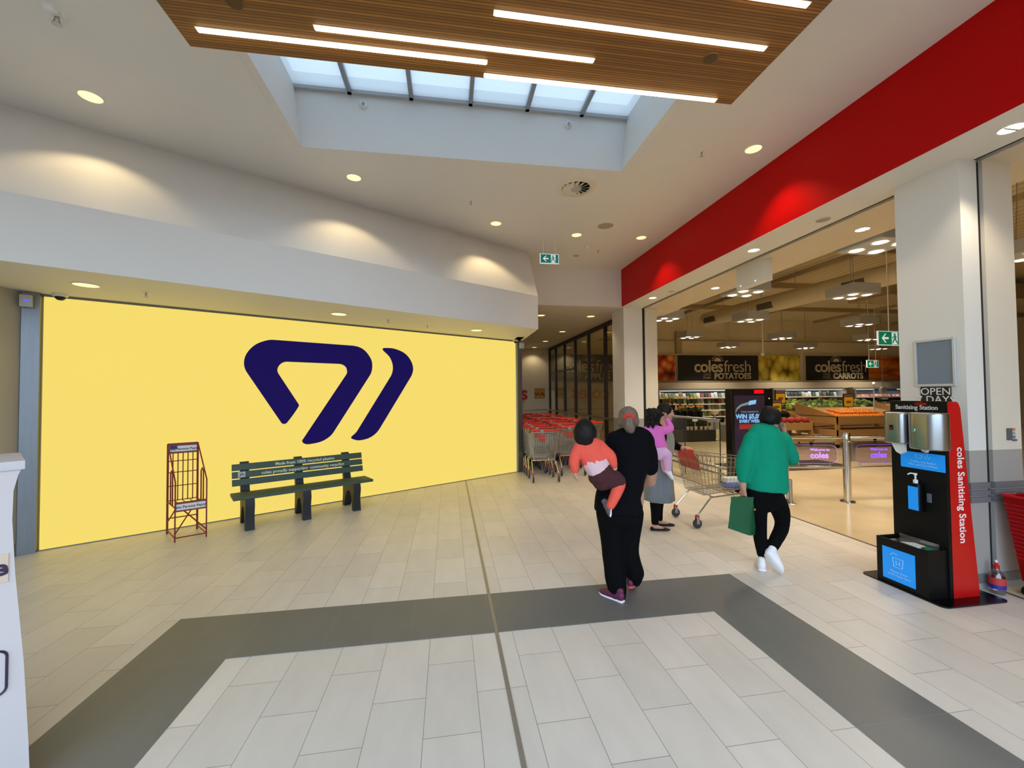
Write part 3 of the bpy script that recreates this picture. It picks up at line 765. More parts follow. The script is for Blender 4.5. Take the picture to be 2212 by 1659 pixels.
# round duct
d0, d1 = V(10.35, 15.4, 4.75), V(11.25, 7.2, 4.75)
t = thing('air_duct', 'long round cream air duct running under the shop ceiling', 'duct', (d0+d1)/2)
ax = (d1-d0).normalized()
obj('pipe', lathe(B(), d0, [(0, 0), (.26, 0), (.275, .02), (.275, (d1-d0).length)], 32, ax), duct_m, t, angle=50)
for k in (.35, 1.9, 2.9, 4.9):
    q = d0+ax*(k*1.0)
    obj('seam_band', lathe(B(), q, [(.276, 0), (.282, 0), (.282, .04), (.276, .04)], 32, ax), duct_m, t)
for k in (.55, 3.1, 5.9):
    q = d0+ax*k; side = V(-ax.y, ax.x, 0); side = side if side.y < 0 else -side
    side = V(-.995, -.1, 0)
    M = frame_m(q+side*.24+V(0, 0, -.09), ax, V(0, 0, 1))
    obj('side_grille', box(B(), -.28, .28, -.1, .1, -.06, .06, M), mat('grille_grey', (88, 82, 74), .6), t, False)
for k in (1.0, 4.0, 7.0):
    q = d0+ax*k; obj('hanger', cyl(B(), q+V(0, 0, .27), q+V(0, 0, .85), .008, n=6), steel, t)
# hanging white box under inner soffit edge (air curtain sensor)
t = thing('hanging_box', 'blank white box hanging under the inner soffit above the entrance', 'box', (5.06, 6.2, 3.58))
obj('case', bx(5.0, 5.14, 5.87, 6.53, 3.585, SOF, bev=.008), white, t)
for y in (6.42, 6.08): obj('led', bx(4.996, 5.0, y-.01, y+.01, 3.62, 3.64), cool_emit, t, False)
# dropped pole camera
q = V(10.65, 13.0, 0)
p = Q(1648, 765, 13.0)
t = thing('pole_camera', 'thin white pole dropped from the ceiling with a small camera at its end', 'camera', p)
obj('pole', cyl(B(), p, V(p.x, p.y, 5.6), .02, n=10), white_plastic, t)
obj('camera_head', lathe(B(), p, [(0, -.07), (.05, -.06), (.07, 0), (.06, .04), (.02, .06)], 20), white_plastic, t)
# ---------------------------------------------------------------- bench of recycled plastic
bn = thing('park_bench', 'dark green slatted bench with black legs against the yellow panel', 'bench', WP(1.58, 6.83, 0))
for z in (.575, .68, .785):
    n = 7.06+(z-.575)*.28
    M = MW @ Matrix.Translation((0, n, z)) @ Matrix.Rotation(radians(-14), 4, 'X')
    obj('back_slat', box(B(), .69, 2.53, -.018, .018, -.046, .046, M, .006), bench_green, bn)
obj('seat', bx(.66, 2.54, 6.60, 6.98, .415, .455, MW, .008), bench_green, bn)
for s in (.85, 1.56, 2.28):
    bm = B()
    pr = [(6.58, 0), (6.67, 0), (6.70, .20), (6.78, .29), (6.92, .26), (6.99, .14), (7.04, 0), (7.13, 0), (7.11, .2), (7.12, .42), (7.225, .85), (7.162, .85), (7.052, .46), (7.0, .413), (6.60, .413), (6.58, .33), (6.61, .2)]
    prism(bm, [WP(s-.055, n, z) for n, z in pr], WD*.11)
    bmesh.ops.triangulate(bm, faces=[f for f in bm.faces if len(f.verts) > 4])
    obj('leg_frame', bm, bench_black, bn, True, 30)
bt = mat('bench_lettering', (214, 220, 210), .6)
def bslat(z, y=-.019): return MW @ Matrix.Translation((0, 7.06+(z-.575)*.28, z)) @ Matrix.Rotation(radians(-14), 4, 'X')
u_ = WN*sin(radians(14))+V(0, 0, cos(radians(14)))
text('lettering', 'Made from 100% recycled plastics', .062, bt, bn, bslat(.785) @ V(1.66, -.021, -.006), WD, u_, bold=.0012, ext=.001)
text('lettering', 'coles proudly supporting  community recycling', .062, bt, bn, bslat(.68) @ V(1.64, -.021, -.006), WD, u_, bold=.0012, ext=.001)
ps = obj('sticker', box(B(), .76, .85, -.022, -.018, -.04, .04, bslat(.68)), light_grey, bn, False)
bm = B(); prism(bm, [bslat(.68) @ V(x, -.0225, z) for x, z in ((.775, -.02), (.79, .01), (.81, .025), (.83, .005), (.84, -.02), (.825, -.015), (.81, .005), (.795, -.02))], WN*-.001)
obj('sticker_emblem', bm, grey_plastic, ps, False)

# ---------------------------------------------------------------- newspaper rack
rk = thing('newspaper_rack', 'empty red wire newspaper rack standing left of the bench', 'magazine rack', WP(.18, 6.9, 0))
sb0, sb1, sf0, sf1, nb, nf = -.01, .305, .065, .38, 7.15, 6.67
bm = B()
T_ = lambda pts, r=.0065: tube(bm, [WP(*p) for p in pts], r*1.25)
for sb in (sb0, sb1): T_([(sb, nb, 0), (sb, nb, 1.18)], .010)
for sf, sb in ((sf0, sb0), (sf1, sb1)):
    T_([(sf, nf, 0), (sf, nf, .74), (sb, nb, 1.18)])
    T_([(sf, nf, .05), (sb, nb, .05)]); T_([(sf, nf, .42), (sb, nb, .42)])
    q = .35; w1 = [(sf+(sb-sf)*q, nf+(nb-nf)*q), (sf+(sb-sf)*.6, nf+(nb-nf)*.6)]
    T_([(w1[0][0], w1[0][1], .42), (w1[0][0], w1[0][1], .82), ((w1[0][0]+w1[1][0])/2, (w1[0][1]+w1[1][1])/2, .86), (w1[1][0], w1[1][1], .82), (w1[1][0], w1[1][1], .42)])
T_([(sb0, nb, 1.18), (sb1, nb, 1.18)]); T_([(sb0, nb, .2), (sb1, nb, .2)]); T_([(sf0, nf, .05), (sf1, nf, .05)])
T_([(sf0, nf, .1), (sb1-.02, nb-.1, .38)]); T_([(sf1, nf, .1), (sb0+.1, nb-.1, .38)]); T_([(sb0, nb, .15), (sf0, nf, .4)])
for z in (.43, .62, .80, .95): T_([(sb0, nb, z), (sb1, nb, z)], .005)
for i in range(1, 6): T_([(sb0+(sb1-sb0)*i/6, nb, .42), (sb0+(sb1-sb0)*i/6, nb, 1.06)], .005)
for i in range(0, 5): T_([(sb0+(sb1-sb0)*i/4, nb, .42), (sf0+(sf1-sf0)*i/4, nf, .42)], .004)
obj('wire_frame', bm, rack_red, rk)
paper = mat('rack_card', (224, 224, 222), .6); ink = mat('rack_ink', (40, 40, 52), .6)
hd = obj('header_plate', bx(sb0-.004, sb1+.004, nb-.012, nb-.004, 1.05, 1.18, MW), rack_red, rk, False)
obj('card', bx(sb0+.015, sb1-.012, nb-.016, nb-.013, 1.075, 1.15, MW), paper, hd, False)
obj('blue_patch', bx(sb0+.02, sb0+.095, nb-.019, nb-.017, 1.11, 1.155, MW), mat('rack_blue', (44, 48, 110), .6), hd, False)
text('card_lettering', 'the Parents Paper', .042, ink, hd, WP(.165, nb-.017, 1.108), WD, (0, 0, 1), bold=.0008, ext=.0006)
fp = obj('front_plate', bx(sf0-.004, sf1+.004, nf-.008, nf, .37, .49, MW), rack_red, rk, False)
obj('card', bx(sf0+.012, sf1-.012, nf-.012, nf-.009, .39, .465, MW), paper, fp, False)
text('card_lettering', 'the Parents Paper', .042, ink, fp, WP((sf0+sf1)/2, nf-.013, .426), WD, (0, 0, 1), bold=.0008, ext=.0006)

# ---------------------------------------------------------------- shopping trolleys
trolley_red = mat('trolley_red', (222, 44, 26), .35)
def trolley(name, label, loc, rz, group=None, red='handle'):
    t = thing(name, label, 'shopping trolley', (0, 0, 0), group)
    W0, W1 = .275, .20            # half widths rear / nose
    rt_, rb = (.02, .97), (.13, .42)     # rear panel top/bottom (x,z)
    nt_, nb_ = (1.06, .85), (.95, .49)    # nose top/bottom
    def P(side, f, g):   # f: 0 rear .. 1 nose ; g: 0 bottom .. 1 top
        x = (rb[0]+(rt_[0]-rb[0])*g)*(1-f)+(nb_[0]+(nt_[0]-nb_[0])*g)*f
        z = (rb[1]+(rt_[1]-rb[1])*g)*(1-f)+(nb_[1]+(nt_[1]-nb_[1])*g)*f
        wdt = (W0*(1-f)+W1*f)*(.80+.20*g)
        return V(x, side*wdt, z)
    bm = B()
    ln = lambda a, b_, r=.0026: cyl(bm, a, b_, r, n=4, caps=False)
    for sd in (-1, 1):
        for i in range(0, 17): ln(P(sd, i/16, 0), P(sd, i/16, 1))
        for g in (.18, .36, .54, .72, .88): ln(P(sd, 0, g), P(sd, 1, g))
    for f in (0, 1):
        for i in range(1, 14): ln(P(-1, f, 0).lerp(P(1, f, 0), i/14), P(-1, f, 1).lerp(P(1, f, 1), i/14))
        for g in (.2, .4, .6, .8): ln(P(-1, f, g), P(1, f, g))
    for i in range(1, 12): ln(P(-1, 0, 0).lerp(P(1, 0, 0), i/12), P(-1, 1, 0).lerp(P(1, 1, 0), i/12))
    for i in range(1, 12): ln(P(-1, i/12, 0), P(1, i/12, 0))
    for g, r in ((1, .007), (0, .006)):
        for a, b_ in ((P(-1, 0, g), P(-1, 1, g)), (P(1, 0, g), P(1, 1, g)), (P(-1, 0, g), P(1, 0, g)), (P(-1, 1, g), P(1, 1, g))): ln(a, b_, r)
    for sd in (-1, 1):
        for f in (0, 1): ln(P(sd, f, 0), P(sd, f, 1), .005)
    obj('wire_basket', bm, wire_m, t)
    bm = B()
    for sd in (-1, 1):
        tube(bm, [(0, sd*.265, .16), (.09, sd*.26, .26), (.2, sd*.25, .37), (.30, sd*.235, .39), (.80, sd*.20, .40), (.91, sd*.19, .30), (.94, sd*.19, .16)], .013, 8, 3)
        cyl(bm, (.22, sd*.245, .38), P(sd, .1, 0), .010, n=6)
        cyl(bm, (.75, sd*.2, .40), P(sd, .75, 0), .010, n=6)
    for x, w_ in ((.28, .235), (.75, .2)): cyl(bm, (x, -w_, .385), (x, w_, .385), .009, n=6)
    obj('chassis', bm, chrome, t)
    for sd in (-1, 1): obj('handle_arm', tube(B(), [tuple(P(sd, 0, .9)), (-.02, sd*.275, .98), (-.06, sd*.275, 1.02)], .011, 8, 3), wire_m, t)
    hb = obj('handle', cyl(B(), (-.06, -.285, 1.02), (-.06, .285, 1.02), .0185, n=12), trolley_red, t)
    obj('coin_lock', bx(-.09, -.035, .06, .13, .985, 1.03, bev=.006), mat('coin_lock_grey', (150, 150, 150), .4), hb)
    bm = B()
    Mx = frame_m(P(-1, 0, .62).lerp(P(1, 0, .62), .5)+V(.03, 0, 0), (0, 1, 0), (P(1, 0, 1)-P(1, 0, 0)))
    box(bm, -.02, .10, .03, .16, -.012, .012, Mx, .006)
    obj('child_seat', bm, trolley_red, t)
    bm = B()
    for i in range(9): ln(V(.20, -.2+.05*i, .70), V(.26, -.2+.05*i, .95), .003)
    for z, x in ((.70, .20), (.82, .23), (.95, .26)): ln(V(x, -.22, z), V(x, .22, z), .004)
    for i in range(7): ln(V(.07, -.18+.06*i, .66), V(.20, -.18+.06*i, .70), .003)
    obj('seat_back', bm, wire_m, t)
    for x, y in ((0, -.265), (0, .265), (.94, -.19), (.94, .19)):
        cst = obj('castor_fork', box(box(B(), x-.02, x+.02, y-.024, y-.018, .06, .16), x-.02, x+.02, y+.018, y+.024, .06, .16), steel, t, False)
        obj('collar', cyl(B(), (x, y, .145), (x, y, .175), .026, n=12), red_gloss, cst)
        obj('wheel', lathe(B(), (x, y-.016, .062), [(.0, 0), (.04, 0), (.045, .004), (.060, .004), (.062, .010), (.062, .022), (.060, .028), (.045, .028), (.04, .032), (0, .032)], 24, (0, 1, 0)), rubber, cst)
    t.location = loc; t.rotation_euler = (0, 0, rz)
    return t
tr = trolley('shopping_trolley', 'shopping trolley with red handle pushed by the person in the grey skirt', (3.26, 5.37, 0), 0.0)
GT = 'nested trolleys in the bay'
ROWS = [(1.972, 8.27, .29, 24, 'first'), (2.70, 8.80, .29, 22, 'second'), (3.42, 9.65, .29, 19, 'third')]
for x, y, d, n, nm in ROWS:
    for i in range(n):
        lab = {'first': 'shopping trolley nested in the bay row against the steel post', 'second': 'shopping trolley nested in the middle bay row behind the child in coral', 'third': 'shopping trolley nested in the bay row along the dark glass wall'}[nm]
        if i == 0: lab = {'first': 'front trolley facing out of the bay beside the yellow panel', 'second': 'front trolley of the middle bay row, red flap behind the child in coral', 'third': 'front trolley of the bay row nearest the far white pillar'}[nm]
        dup(tr, (x+random.uniform(-.012, .012), y+d*i+random.uniform(-.03, .03)+(.22 if i else 0), 0), pi/2+random.uniform(-.02, .02), lab, GT + (' front ends' if i == 0 else ', %s row' % nm)).scale = (1, 1, random.uniform(1.03, 1.08))
for y0, y1 in ((-.225, -.01), (.01, .225)):
    bm = B(); prism(bm, [(3.26+x, 5.37+y0, z) for x, z in ((.012, .975), (.03, .985), (.045, .975), (.085, .755), (.072, .745))], (0, y1-y0, 0))
    obj('seat_flap', bm, mat('seat_red_%d' % (y0 > 0), (186, 26, 28), .4), tr, False)
tb = thing('tissue_box', 'blue and white tissue box lying in the pushed trolley', 'box', (3.93, 5.32, .475))
obj('carton', bx(3.82, 4.04, 5.26, 5.38, .472, .60, bev=.004), mat('carton_blue', (58, 84, 176), .5), tb)
obj('white_wrap', bx(3.815, 4.045, 5.255, 5.385, .545, .606, bev=.004), white_plastic, tb)
for z in (.49, .51, .53): obj('stripe', bx(3.818, 4.042, 5.257, 5.383, z, z+.005), mat('stripe_white', (190, 200, 226), .5), tb, False)

# handrail round the bay
hr = thing('handrail', 'round steel handrail along the back and glass side of the trolley bay', 'handrail', (4.5, 14, 0))
obj('rail', tube(B(), [(1.68, 18.8, 1.08), (4.4, 18.8, 1.08), (4.5, 18.7, 1.08), (4.5, 10.66, 1.08)], .03, 8), steel, hr)
for y in (10.68, 13.0, 15.6, 18.3): obj('post', cyl(B(), (4.5, y, 0), (4.5, y, 1.07), .025), steel, hr)
# wall signs at the back of the bay
ws = thing('wall_sign', 'red shop name on the bay back wall with only its last letter showing', 'sign', (2.9, 18.97, 1.6))
text('letters', 'coles', .92, mat('sign_red', (196, 30, 34), .5), ws, (2.72, 18.965, 1.83), (1, 0, 0), (0, 0, 1), bold=.02, ext=.01)
text('small_lettering', 'click & collect here', .14, mat('small_red', (150, 90, 80), .5), ws, (2.98, 18.965, 1.44), (1, 0, 0), (0, 0, 1), ext=.005)
ws = thing('wall_sign', 'square yellow sign with dark red WA letters on the bay back wall', 'sign', (4.22, 18.97, 1.6))
obj('plate_edge', bx(3.99, 4.47, 18.955, 18.972, 1.60, 2.06, bev=.01), mat('sign_maroon', (110, 24, 24), .5), ws, False)
obj('plate', bx(4.015, 4.445, 18.945, 18.955, 1.625, 2.035, bev=.01), price_y, ws, False)
text('letters', 'WA', .27, mat('sign_maroon_ink', (110, 20, 24), .5), ws, (4.23, 18.942, 1.78), (1, 0, 0), (0, 0, 1), bold=.006, ext=.003)
text('small_lettering', 'PRODUCT', .075, MATS['sign_maroon_ink'], ws, (4.23, 18.942, 1.95), (1, 0, 0), (0, 0, 1), ext=.003)

# ---------------------------------------------------------------- sanitising station
st = thing('sanitising_station', 'black and red sanitising station standing before the near white pillar', 'sanitising station', (4.36, 3.2, 0))
SY, SYB = 2.985, 3.43
bm = B(); q = []
def rr(x0, x1, y0, y1, r, k=6):
    out = []
    for cx_, cy_, a0 in ((x1-r, y1-r, 0), (x0+r, y1-r, 90), (x0+r, y0+r, 180), (x1-r, y0+r, 270)):
        for i in range(k+1): a = radians(a0+90*i/k); out.append((cx_+r*cos(a), cy_+r*sin(a)))
    return out
prism(bm, [(x, y, 0) for x, y in rr(4.03, 4.70, 2.87, 3.58, .05)], (0, 0, .012)); obj('base_plate', bm, black_gloss, st)
# side profile of the upright: front x 4.25..., back tapers to the top
side = [(4.285, .012), (4.56, .012), (4.42, 1.64), (4.405, 1.68), (4.385, 1.70), (4.285, 1.70)]
for y0, lab in ((SY, None), (SYB-.012, None)):
    bm = B(); prism(bm, [(x, y0, z) for x, z in side], (0, .012, 0)); sp = obj('side_panel', bm, red_gloss, st, False)
    if y0 == SY: side_p = sp
obj('front_panel', bx(4.25, 4.287, SY+.0, SYB, .012, 1.705, bev=.004), black_paint, st, False)
bm = B(); prism(bm, [(x, SY+.012, z) for x, z in [(4.287, .012), (4.54, .012), (4.40, 1.66), (4.287, 1.66)]], (0, SYB-SY-.024, 0)); obj('core', bm, black_paint, st, False)
text('side_lettering', 'coles Sanitising Station', .098, sign_white, side_p, (4.40, SY-.001, .89), (0, 0, -1), (1, 0, 0), bold=.001, ext=.001, sx=.93)
text('header_lettering', 'Sanitising Station', .056, sign_white, st, (4.249, 3.205, 1.645), (0, -1, 0), (0, 0, 1), bold=.0007, ext=.001, sx=.92)
text('header_brand', 'coles', .046, red_gloss, st, (4.249, 3.165, 1.682), (0, -1, 0), (0, 0, 1), bold=.001, ext=.001)
# bin at the foot
bm = B()
box(bm, 4.05, 4.062, 3.0, SYB, .012, .42); box(bm, 4.062, 4.25, 3.0, 3.012, .012, .42); box(bm, 4.062, 4.25, SYB-.012, SYB, .012, .42); box(bm, 4.062, 4.25, 3.012, SYB-.012, .012, .05)
bn_ = obj('waste_box', bm, black_paint, st, False)
bm = B(); box(bm, 4.085, 4.24, 3.05, SYB-.06, .395, .402); box(bm, 4.236, 4.246, 3.05, SYB-.06, .40, .45); obj('steel_flap', bm, steel, st, False)
bm = B(); prism(bm, [(4.10, 3.12, .404), (4.20, 3.10, .404), (4.21, 3.22, .404), (4.12, 3.27, .404)], (0, 0, .006)); obj('wipe_packet', bm, sign_white, st, False)
bm = B(); prism(bm, [(4.12, 3.055, .404), (4.20, 3.06, .404), (4.20, 3.115, .404), (4.14, 3.12, .404)], (0, 0, .008)); obj('green_packet', bm, mat('packet_green', (40, 130, 90), .5), st, False)
bs_ = obj('blue_sign', bx(4.046, 4.051, 3.10, 3.375, .055, .345), sky_blue, st, False)
lt = mat('sign_pale_ink', (170, 215, 250), .5)
text('blue_sign_lettering', 'Please place\nused wipes here', .03, lt, bs_, (4.0455, 3.235, .125), (0, -1, 0), (0, 0, 1), ext=.0006)
bm = B()
for a, b_ in (((.0, .0), (.07, 0)), ((.0, 0), (-.01, .08)), ((.07, 0), (.08, .08)), ((-.012, .08), (.082, .08)), ((-.03, .10), (.0, .125)), ((0, .125), (.03, .11)), ((.02, .02), (.02, .06)), ((.05, .02), (.05, .06)), ((.02, .02), (.05, .045))):
    cyl(bm, (4.045, 3.275-a[0], .185+a[1]), (4.045, 3.275-b_[0], .185+b_[1]), .003, n=5)
obj('bin_pictogram', bm, lt, bs_, False)
bs2 = obj('blue_sign', bx(4.246, 4.251, SY+.005, 3.345, 1.085, 1.235), sky_blue, st, False)
text('blue_sign_lettering', 'Trolley and Basket\nWet and Dry Wipes', .028, lt, bs2, (4.2455, 3.16, 1.135), (0, -1, 0), (0, 0, 1), ext=.0006)
bm = B()
for a, b_ in (((0, 0), (.04, 0)), ((-.01, .03), (0, 0)), ((-.01, .03), (.045, .03)), ((.045, .03), (.04, 0)), ((.075, 0), (.10, 0)), ((.065, .02), (.075, 0)), ((.11, .02), (.10, 0)), ((.088, .015), (.088, .04))):
    cyl(bm, (4.245, 3.21-a[0], 1.185+a[1]), (4.245, 3.21-b_[0], 1.185+b_[1]), .002, n=5)
obj('trolley_pictogram', bm, lt, bs2, False)
# two steel wipe dispensers: a round-cornered narrow one and a barrel one
def dispenser(y0, y1, x0, z0, z1, r):
    bm = B(); prism(bm, [(x, y, z0) for x, y in rr(x0, 4.25, y0, y1, r, 8)], (0, 0, z1-z0))
    es = [e for e in bm.edges if abs(e.verts[0].co.z-e.verts[1].co.z) < 1e-6]
    bmesh.ops.bevel(bm, geom=es, offset=.014, segments=3, affect='EDGES', profile=.6)
    return bm
d1_ = obj('wipe_dispenser', dispenser(3.175, 3.36, 4.06, 1.315, 1.60, .05), steel, st)
obj('window', bx(4.056, 4.061, 3.255, 3.285, 1.44, 1.485), black_gloss, d1_, False)
obj('red_tab', bx(4.054, 4.057, 3.262, 3.278, 1.448, 1.462), red_gloss, d1_, False)
bm = B(); prism(bm, [(4.10, 3.20, 1.315), (4.10, 3.31, 1.315), (4.12, 3.285, 1.235), (4.13, 3.255, 1.215), (4.12, 3.215, 1.24)], (.03, 0, 0)); obj('wipe', bm, sign_white, d1_, False)
d2_ = obj('wipe_dispenser', dispenser(2.90, 3.17, 4.055, 1.285, 1.605, .095), steel, st)
obj('lock', lathe(B(), (4.054, 3.085, 1.455), [(0, .004), (.014, .004), (.018, 0)], 16, (-1, 0, 0)), chrome, d2_)
bm = B(); prism(bm, [(4.12, 3.03, 1.285), (4.14, 3.10, 1.285), (4.14, 3.085, 1.262), (4.13, 3.05, 1.255)], (.03, 0, 0)); obj('wipe', bm, sign_white, d2_, False)
sb_ = thing('sanitiser_bottle', 'pump bottle with blue label mounted on the sanitising station front', 'bottle', (4.2, 3.205, .72))
obj('bottle_body', dispenser(3.16, 3.25, 4.19, .70, .955, .02), black_paint, sb_)
obj('blue_label', bx(4.186, 4.1905, 3.165, 3.245, .715, .925), sky_blue, sb_, False)
bm = B(); lathe(bm, (4.22, 3.205, .955), [(.018, 0), (.018, .03), (.007, .035), (.007, .07), (.014, .075), (.014, .09), (0, .092)], 16); tube(bm, [(4.22, 3.205, 1.04), (4.19, 3.225, 1.043), (4.175, 3.235, 1.03)], .006, 6)
obj('pump', bm, white_plastic, sb_)
obj('bracket', bx(4.235, 4.25, 3.10, 3.13, .80, .88, bev=.003), grey_plastic, st)

# notice frame, opening sign, keypad on the near pillar
nf_ = thing('notice_frame', 'empty silver snap frame with grey backing on the near white pillar', 'frame', (4.66, 3.34, 1.85))
bm = B(); fx = 4.668
for y0, y1, z0, z1 in ((3.17, 3.19, 1.84, 2.30), (3.49, 3.51, 1.84, 2.30), (3.19, 3.49, 1.84, 1.862), (3.19, 3.49, 2.278, 2.30)): box(bm, fx-.018, fx, y0, y1, z0, z1, bev=.004)
obj('silver_frame', bm, silver, nf_)
obj('grey_backing', bx(fx-.006, fx, 3.19, 3.49, 1.862, 2.278), poster_grey, nf_, False)
on = thing('opening_sign', 'black sign reading open seven days on the near white pillar', 'sign', (4.66, 3.34, 1.60))
obj('plate', bx(fx-.006, fx, 3.215, 3.47, 1.60, 1.835, bev=.002), sign_black, on, False)
text('lettering', 'OPEN\n7 DAYS', .098, sign_white, on, (fx-.0065, 3.342, 1.748), (0, -1, 0), (0, 0, 1), ext=.0008, space=.8)
kp = thing('keypad', 'small dark keypad with stickers beside it on the near pillar', 'keypad', (5.13, 3.1, 1.37))
obj('pad', bx(5.095, 5.145, 3.085, 3.1, 1.335, 1.445, bev=.004), grey_plastic, kp)
for i, c_ in enumerate(((200, 120, 110), (150, 170, 150), (110, 120, 150))): obj('sticker', bx(5.155, 5.195, 3.096, 3.1, 1.42-.035*i, 1.445-.035*i), mat('sticker_%d' % i, c_, .6), kp, False)
obj('key_slot', bx(5.16, 5.205, 3.09, 3.1, 1.325, 1.342), grey_plastic, kp, False)

# spray bottle, red basket trolley at the photo edge
bo = thing('drink_bottle', 'clear bottle with red cap and red and blue label on the floor by the station', 'bottle', (4.80, 3.02, 0))
bc = (4.80, 3.02, 0)
obj('bottle_shell', lathe(B(), bc, [(0, .002), (.05, .004), (.055, .02), (.055, .14), (.05, .17), (.022, .205), (.018, .21), (.018, .225)], 24), clear_pet, bo)
obj('label', lathe(B(), bc, [(.0562, .05), (.0562, .085)], 24), mat('label_blue', (50, 40, 150), .5), bo)
obj('label', lathe(B(), bc, [(.0562, .085), (.0562, .145)], 24), mat('label_red', (196, 60, 50), .5), bo)
obj('cap', lathe(B(), bc, [(.021, .218), (.021, .245), (.012, .25), (.012, .27), (0, .272)], 20), red_gloss, bo)
obj('nozzle_tip', lathe(B(), bc, [(.010, .27), (.010, .29), (0, .292)], 14), white_plastic, bo)
rc = thing('basket_stack_trolley', 'red slatted plastic trolley tub on castors at the photo edge', 'trolley', (5.15, 2.9, 0))
bm = B()
rx0, rx1, ry0, ry1 = 4.90, 5.35, 2.62, 3.02
L1 = [bm.verts.new(p) for p in ((rx0+.08, ry0+.06, .12), (rx1-.08, ry0+.06, .12), (rx1-.08, ry1-.06, .12), (rx0+.08, ry1-.06, .12))]
L2 = [bm.verts.new(p) for p in ((rx0, ry0, .86), (rx1, ry0, .86), (rx1, ry1, .86), (rx0, ry1, .86))]
bm.faces.new(L1[::-1])
for i in range(4): bm.faces.new((L1[i], L1[(i+1) % 4], L2[(i+1) % 4], L2[i]))
bmesh.ops.solidify(bm, geom=bm.faces[:], thickness=.01)
obj('tub', bm, mat('red_tub', (186, 10, 14), .4), rc, False)
for i in range(14):
    z = .32+.036*i; f = (z-.12)/.74; a0 = rx0+.08*(1-f); a1 = rx1-.08*(1-f); c0 = ry0+.06*(1-f); c1 = ry1-.06*(1-f)
    bm = B(); tube(bm, [(a0, c0, z), (a1, c0, z), (a1, c1, z), (a0, c1, z), (a0, c0, z)], .006, 5); obj('rib', bm, MATS['red_tub'], rc)
obj('rim', tube(B(), [(rx0, ry0, .86), (rx1, ry0, .86), (rx1, ry1, .86), (rx0, ry1, .86), (rx0, ry0, .86)], .013, 6), red_gloss, rc)
obj('wire_handle', tube(B(), [(rx0+.04, ry0+.04, .865), (rx0+.05, ry0+.05, .90), (rx0+.05, ry1-.08, .90), (rx0+.04, ry1-.05, .865)], .006, 6), steel, rc)
for x in (rx0+.09, rx1-.09):
    for y in (ry0+.08, ry1-.08):
        cs = obj('castor', cyl(B(), (x, y, .05), (x, y, .13), .012), chrome, rc)
        obj('wheel', lathe(B(), (x, y-.014, .04), [(0, 0), (.038, 0), (.04, .006), (.04, .022), (.038, .028), (0, .028)], 20, (0, 1, 0)), black_paint, cs)

# ---------------------------------------------------------------- white leaflet counter at the left edge
lc = thing('promo_counter', 'white freestanding counter with lettering cut by the left photo edge', 'counter', (-2.3, 2.2, 0))
MC = Matrix.Translation((-1.95, 2.24, 0)) @ Matrix.Rotation(radians(43), 4, 'Z')
def QC(u, v):
    d = ray(u, v); n = MC.to_3x3() @ V(0, 1, 0); k = (MC.translation-CO).dot(n)/d.dot(n)
    return MC.inverted() @ (CO+d*k)
bm = B()
prev = None
for x, z in ((.05, 0), (.04, .25), (.022, .6), (-.008, 1.0), (-.02, 1.25), (-.018, 1.38), (-.005, 1.45), (.004, 1.475)):
    cur = [bm.verts.new(MC @ V(*p)) for p in ((-.8, 0, z), (x, 0, z), (x, .45, z), (-.8, .45, z))]
    if prev:
        for i in range(4): bm.faces.new((prev[i], prev[(i+1) % 4], cur[(i+1) % 4], cur[i]))
    else: bm.faces.new(cur[::-1])
    prev = cur
bm.faces.new(prev)
obj('body', bm, mat('pale_board', (206, 196, 196), .5, var=.03, vs=3), lc, True, 30)
obj('lip', bx(-.81, .015, -.012, .45, 1.475, 1.515, MC, .004), mat('pale_board_lip', (206, 200, 204), .5), lc)
p0, p1 = QC(-60, 1210), QC(18, 1256)
sg = obj('beige_patch', bx(p0.x, p1.x, -.004, 0, p1.z, p0.z, MC, .0015), mat('beige_patch', (214, 190, 170), .6), lc, False)
ei = mat('indigo_ink', (46, 26, 62), .5)
pe = QC(0, 1228); RC = MC.to_3x3()
text('lettering', 'e', .10, ei, sg, MC @ V(pe.x, -.005, pe.z), RC @ V(1, 0, 0), (0, 0, 1), align='CENTER', bold=.003, ext=.0006)
a, b_ = QC(-70, 1428), QC(13, 1497)
ro = rr(a.x, b_.x, b_.z, a.z, .03, 6)
obj('outline_box', tube(B(), [MC @ V(x, -.003, z) for x, z in ro+ro[:1]], .005, 5), ei, lc)
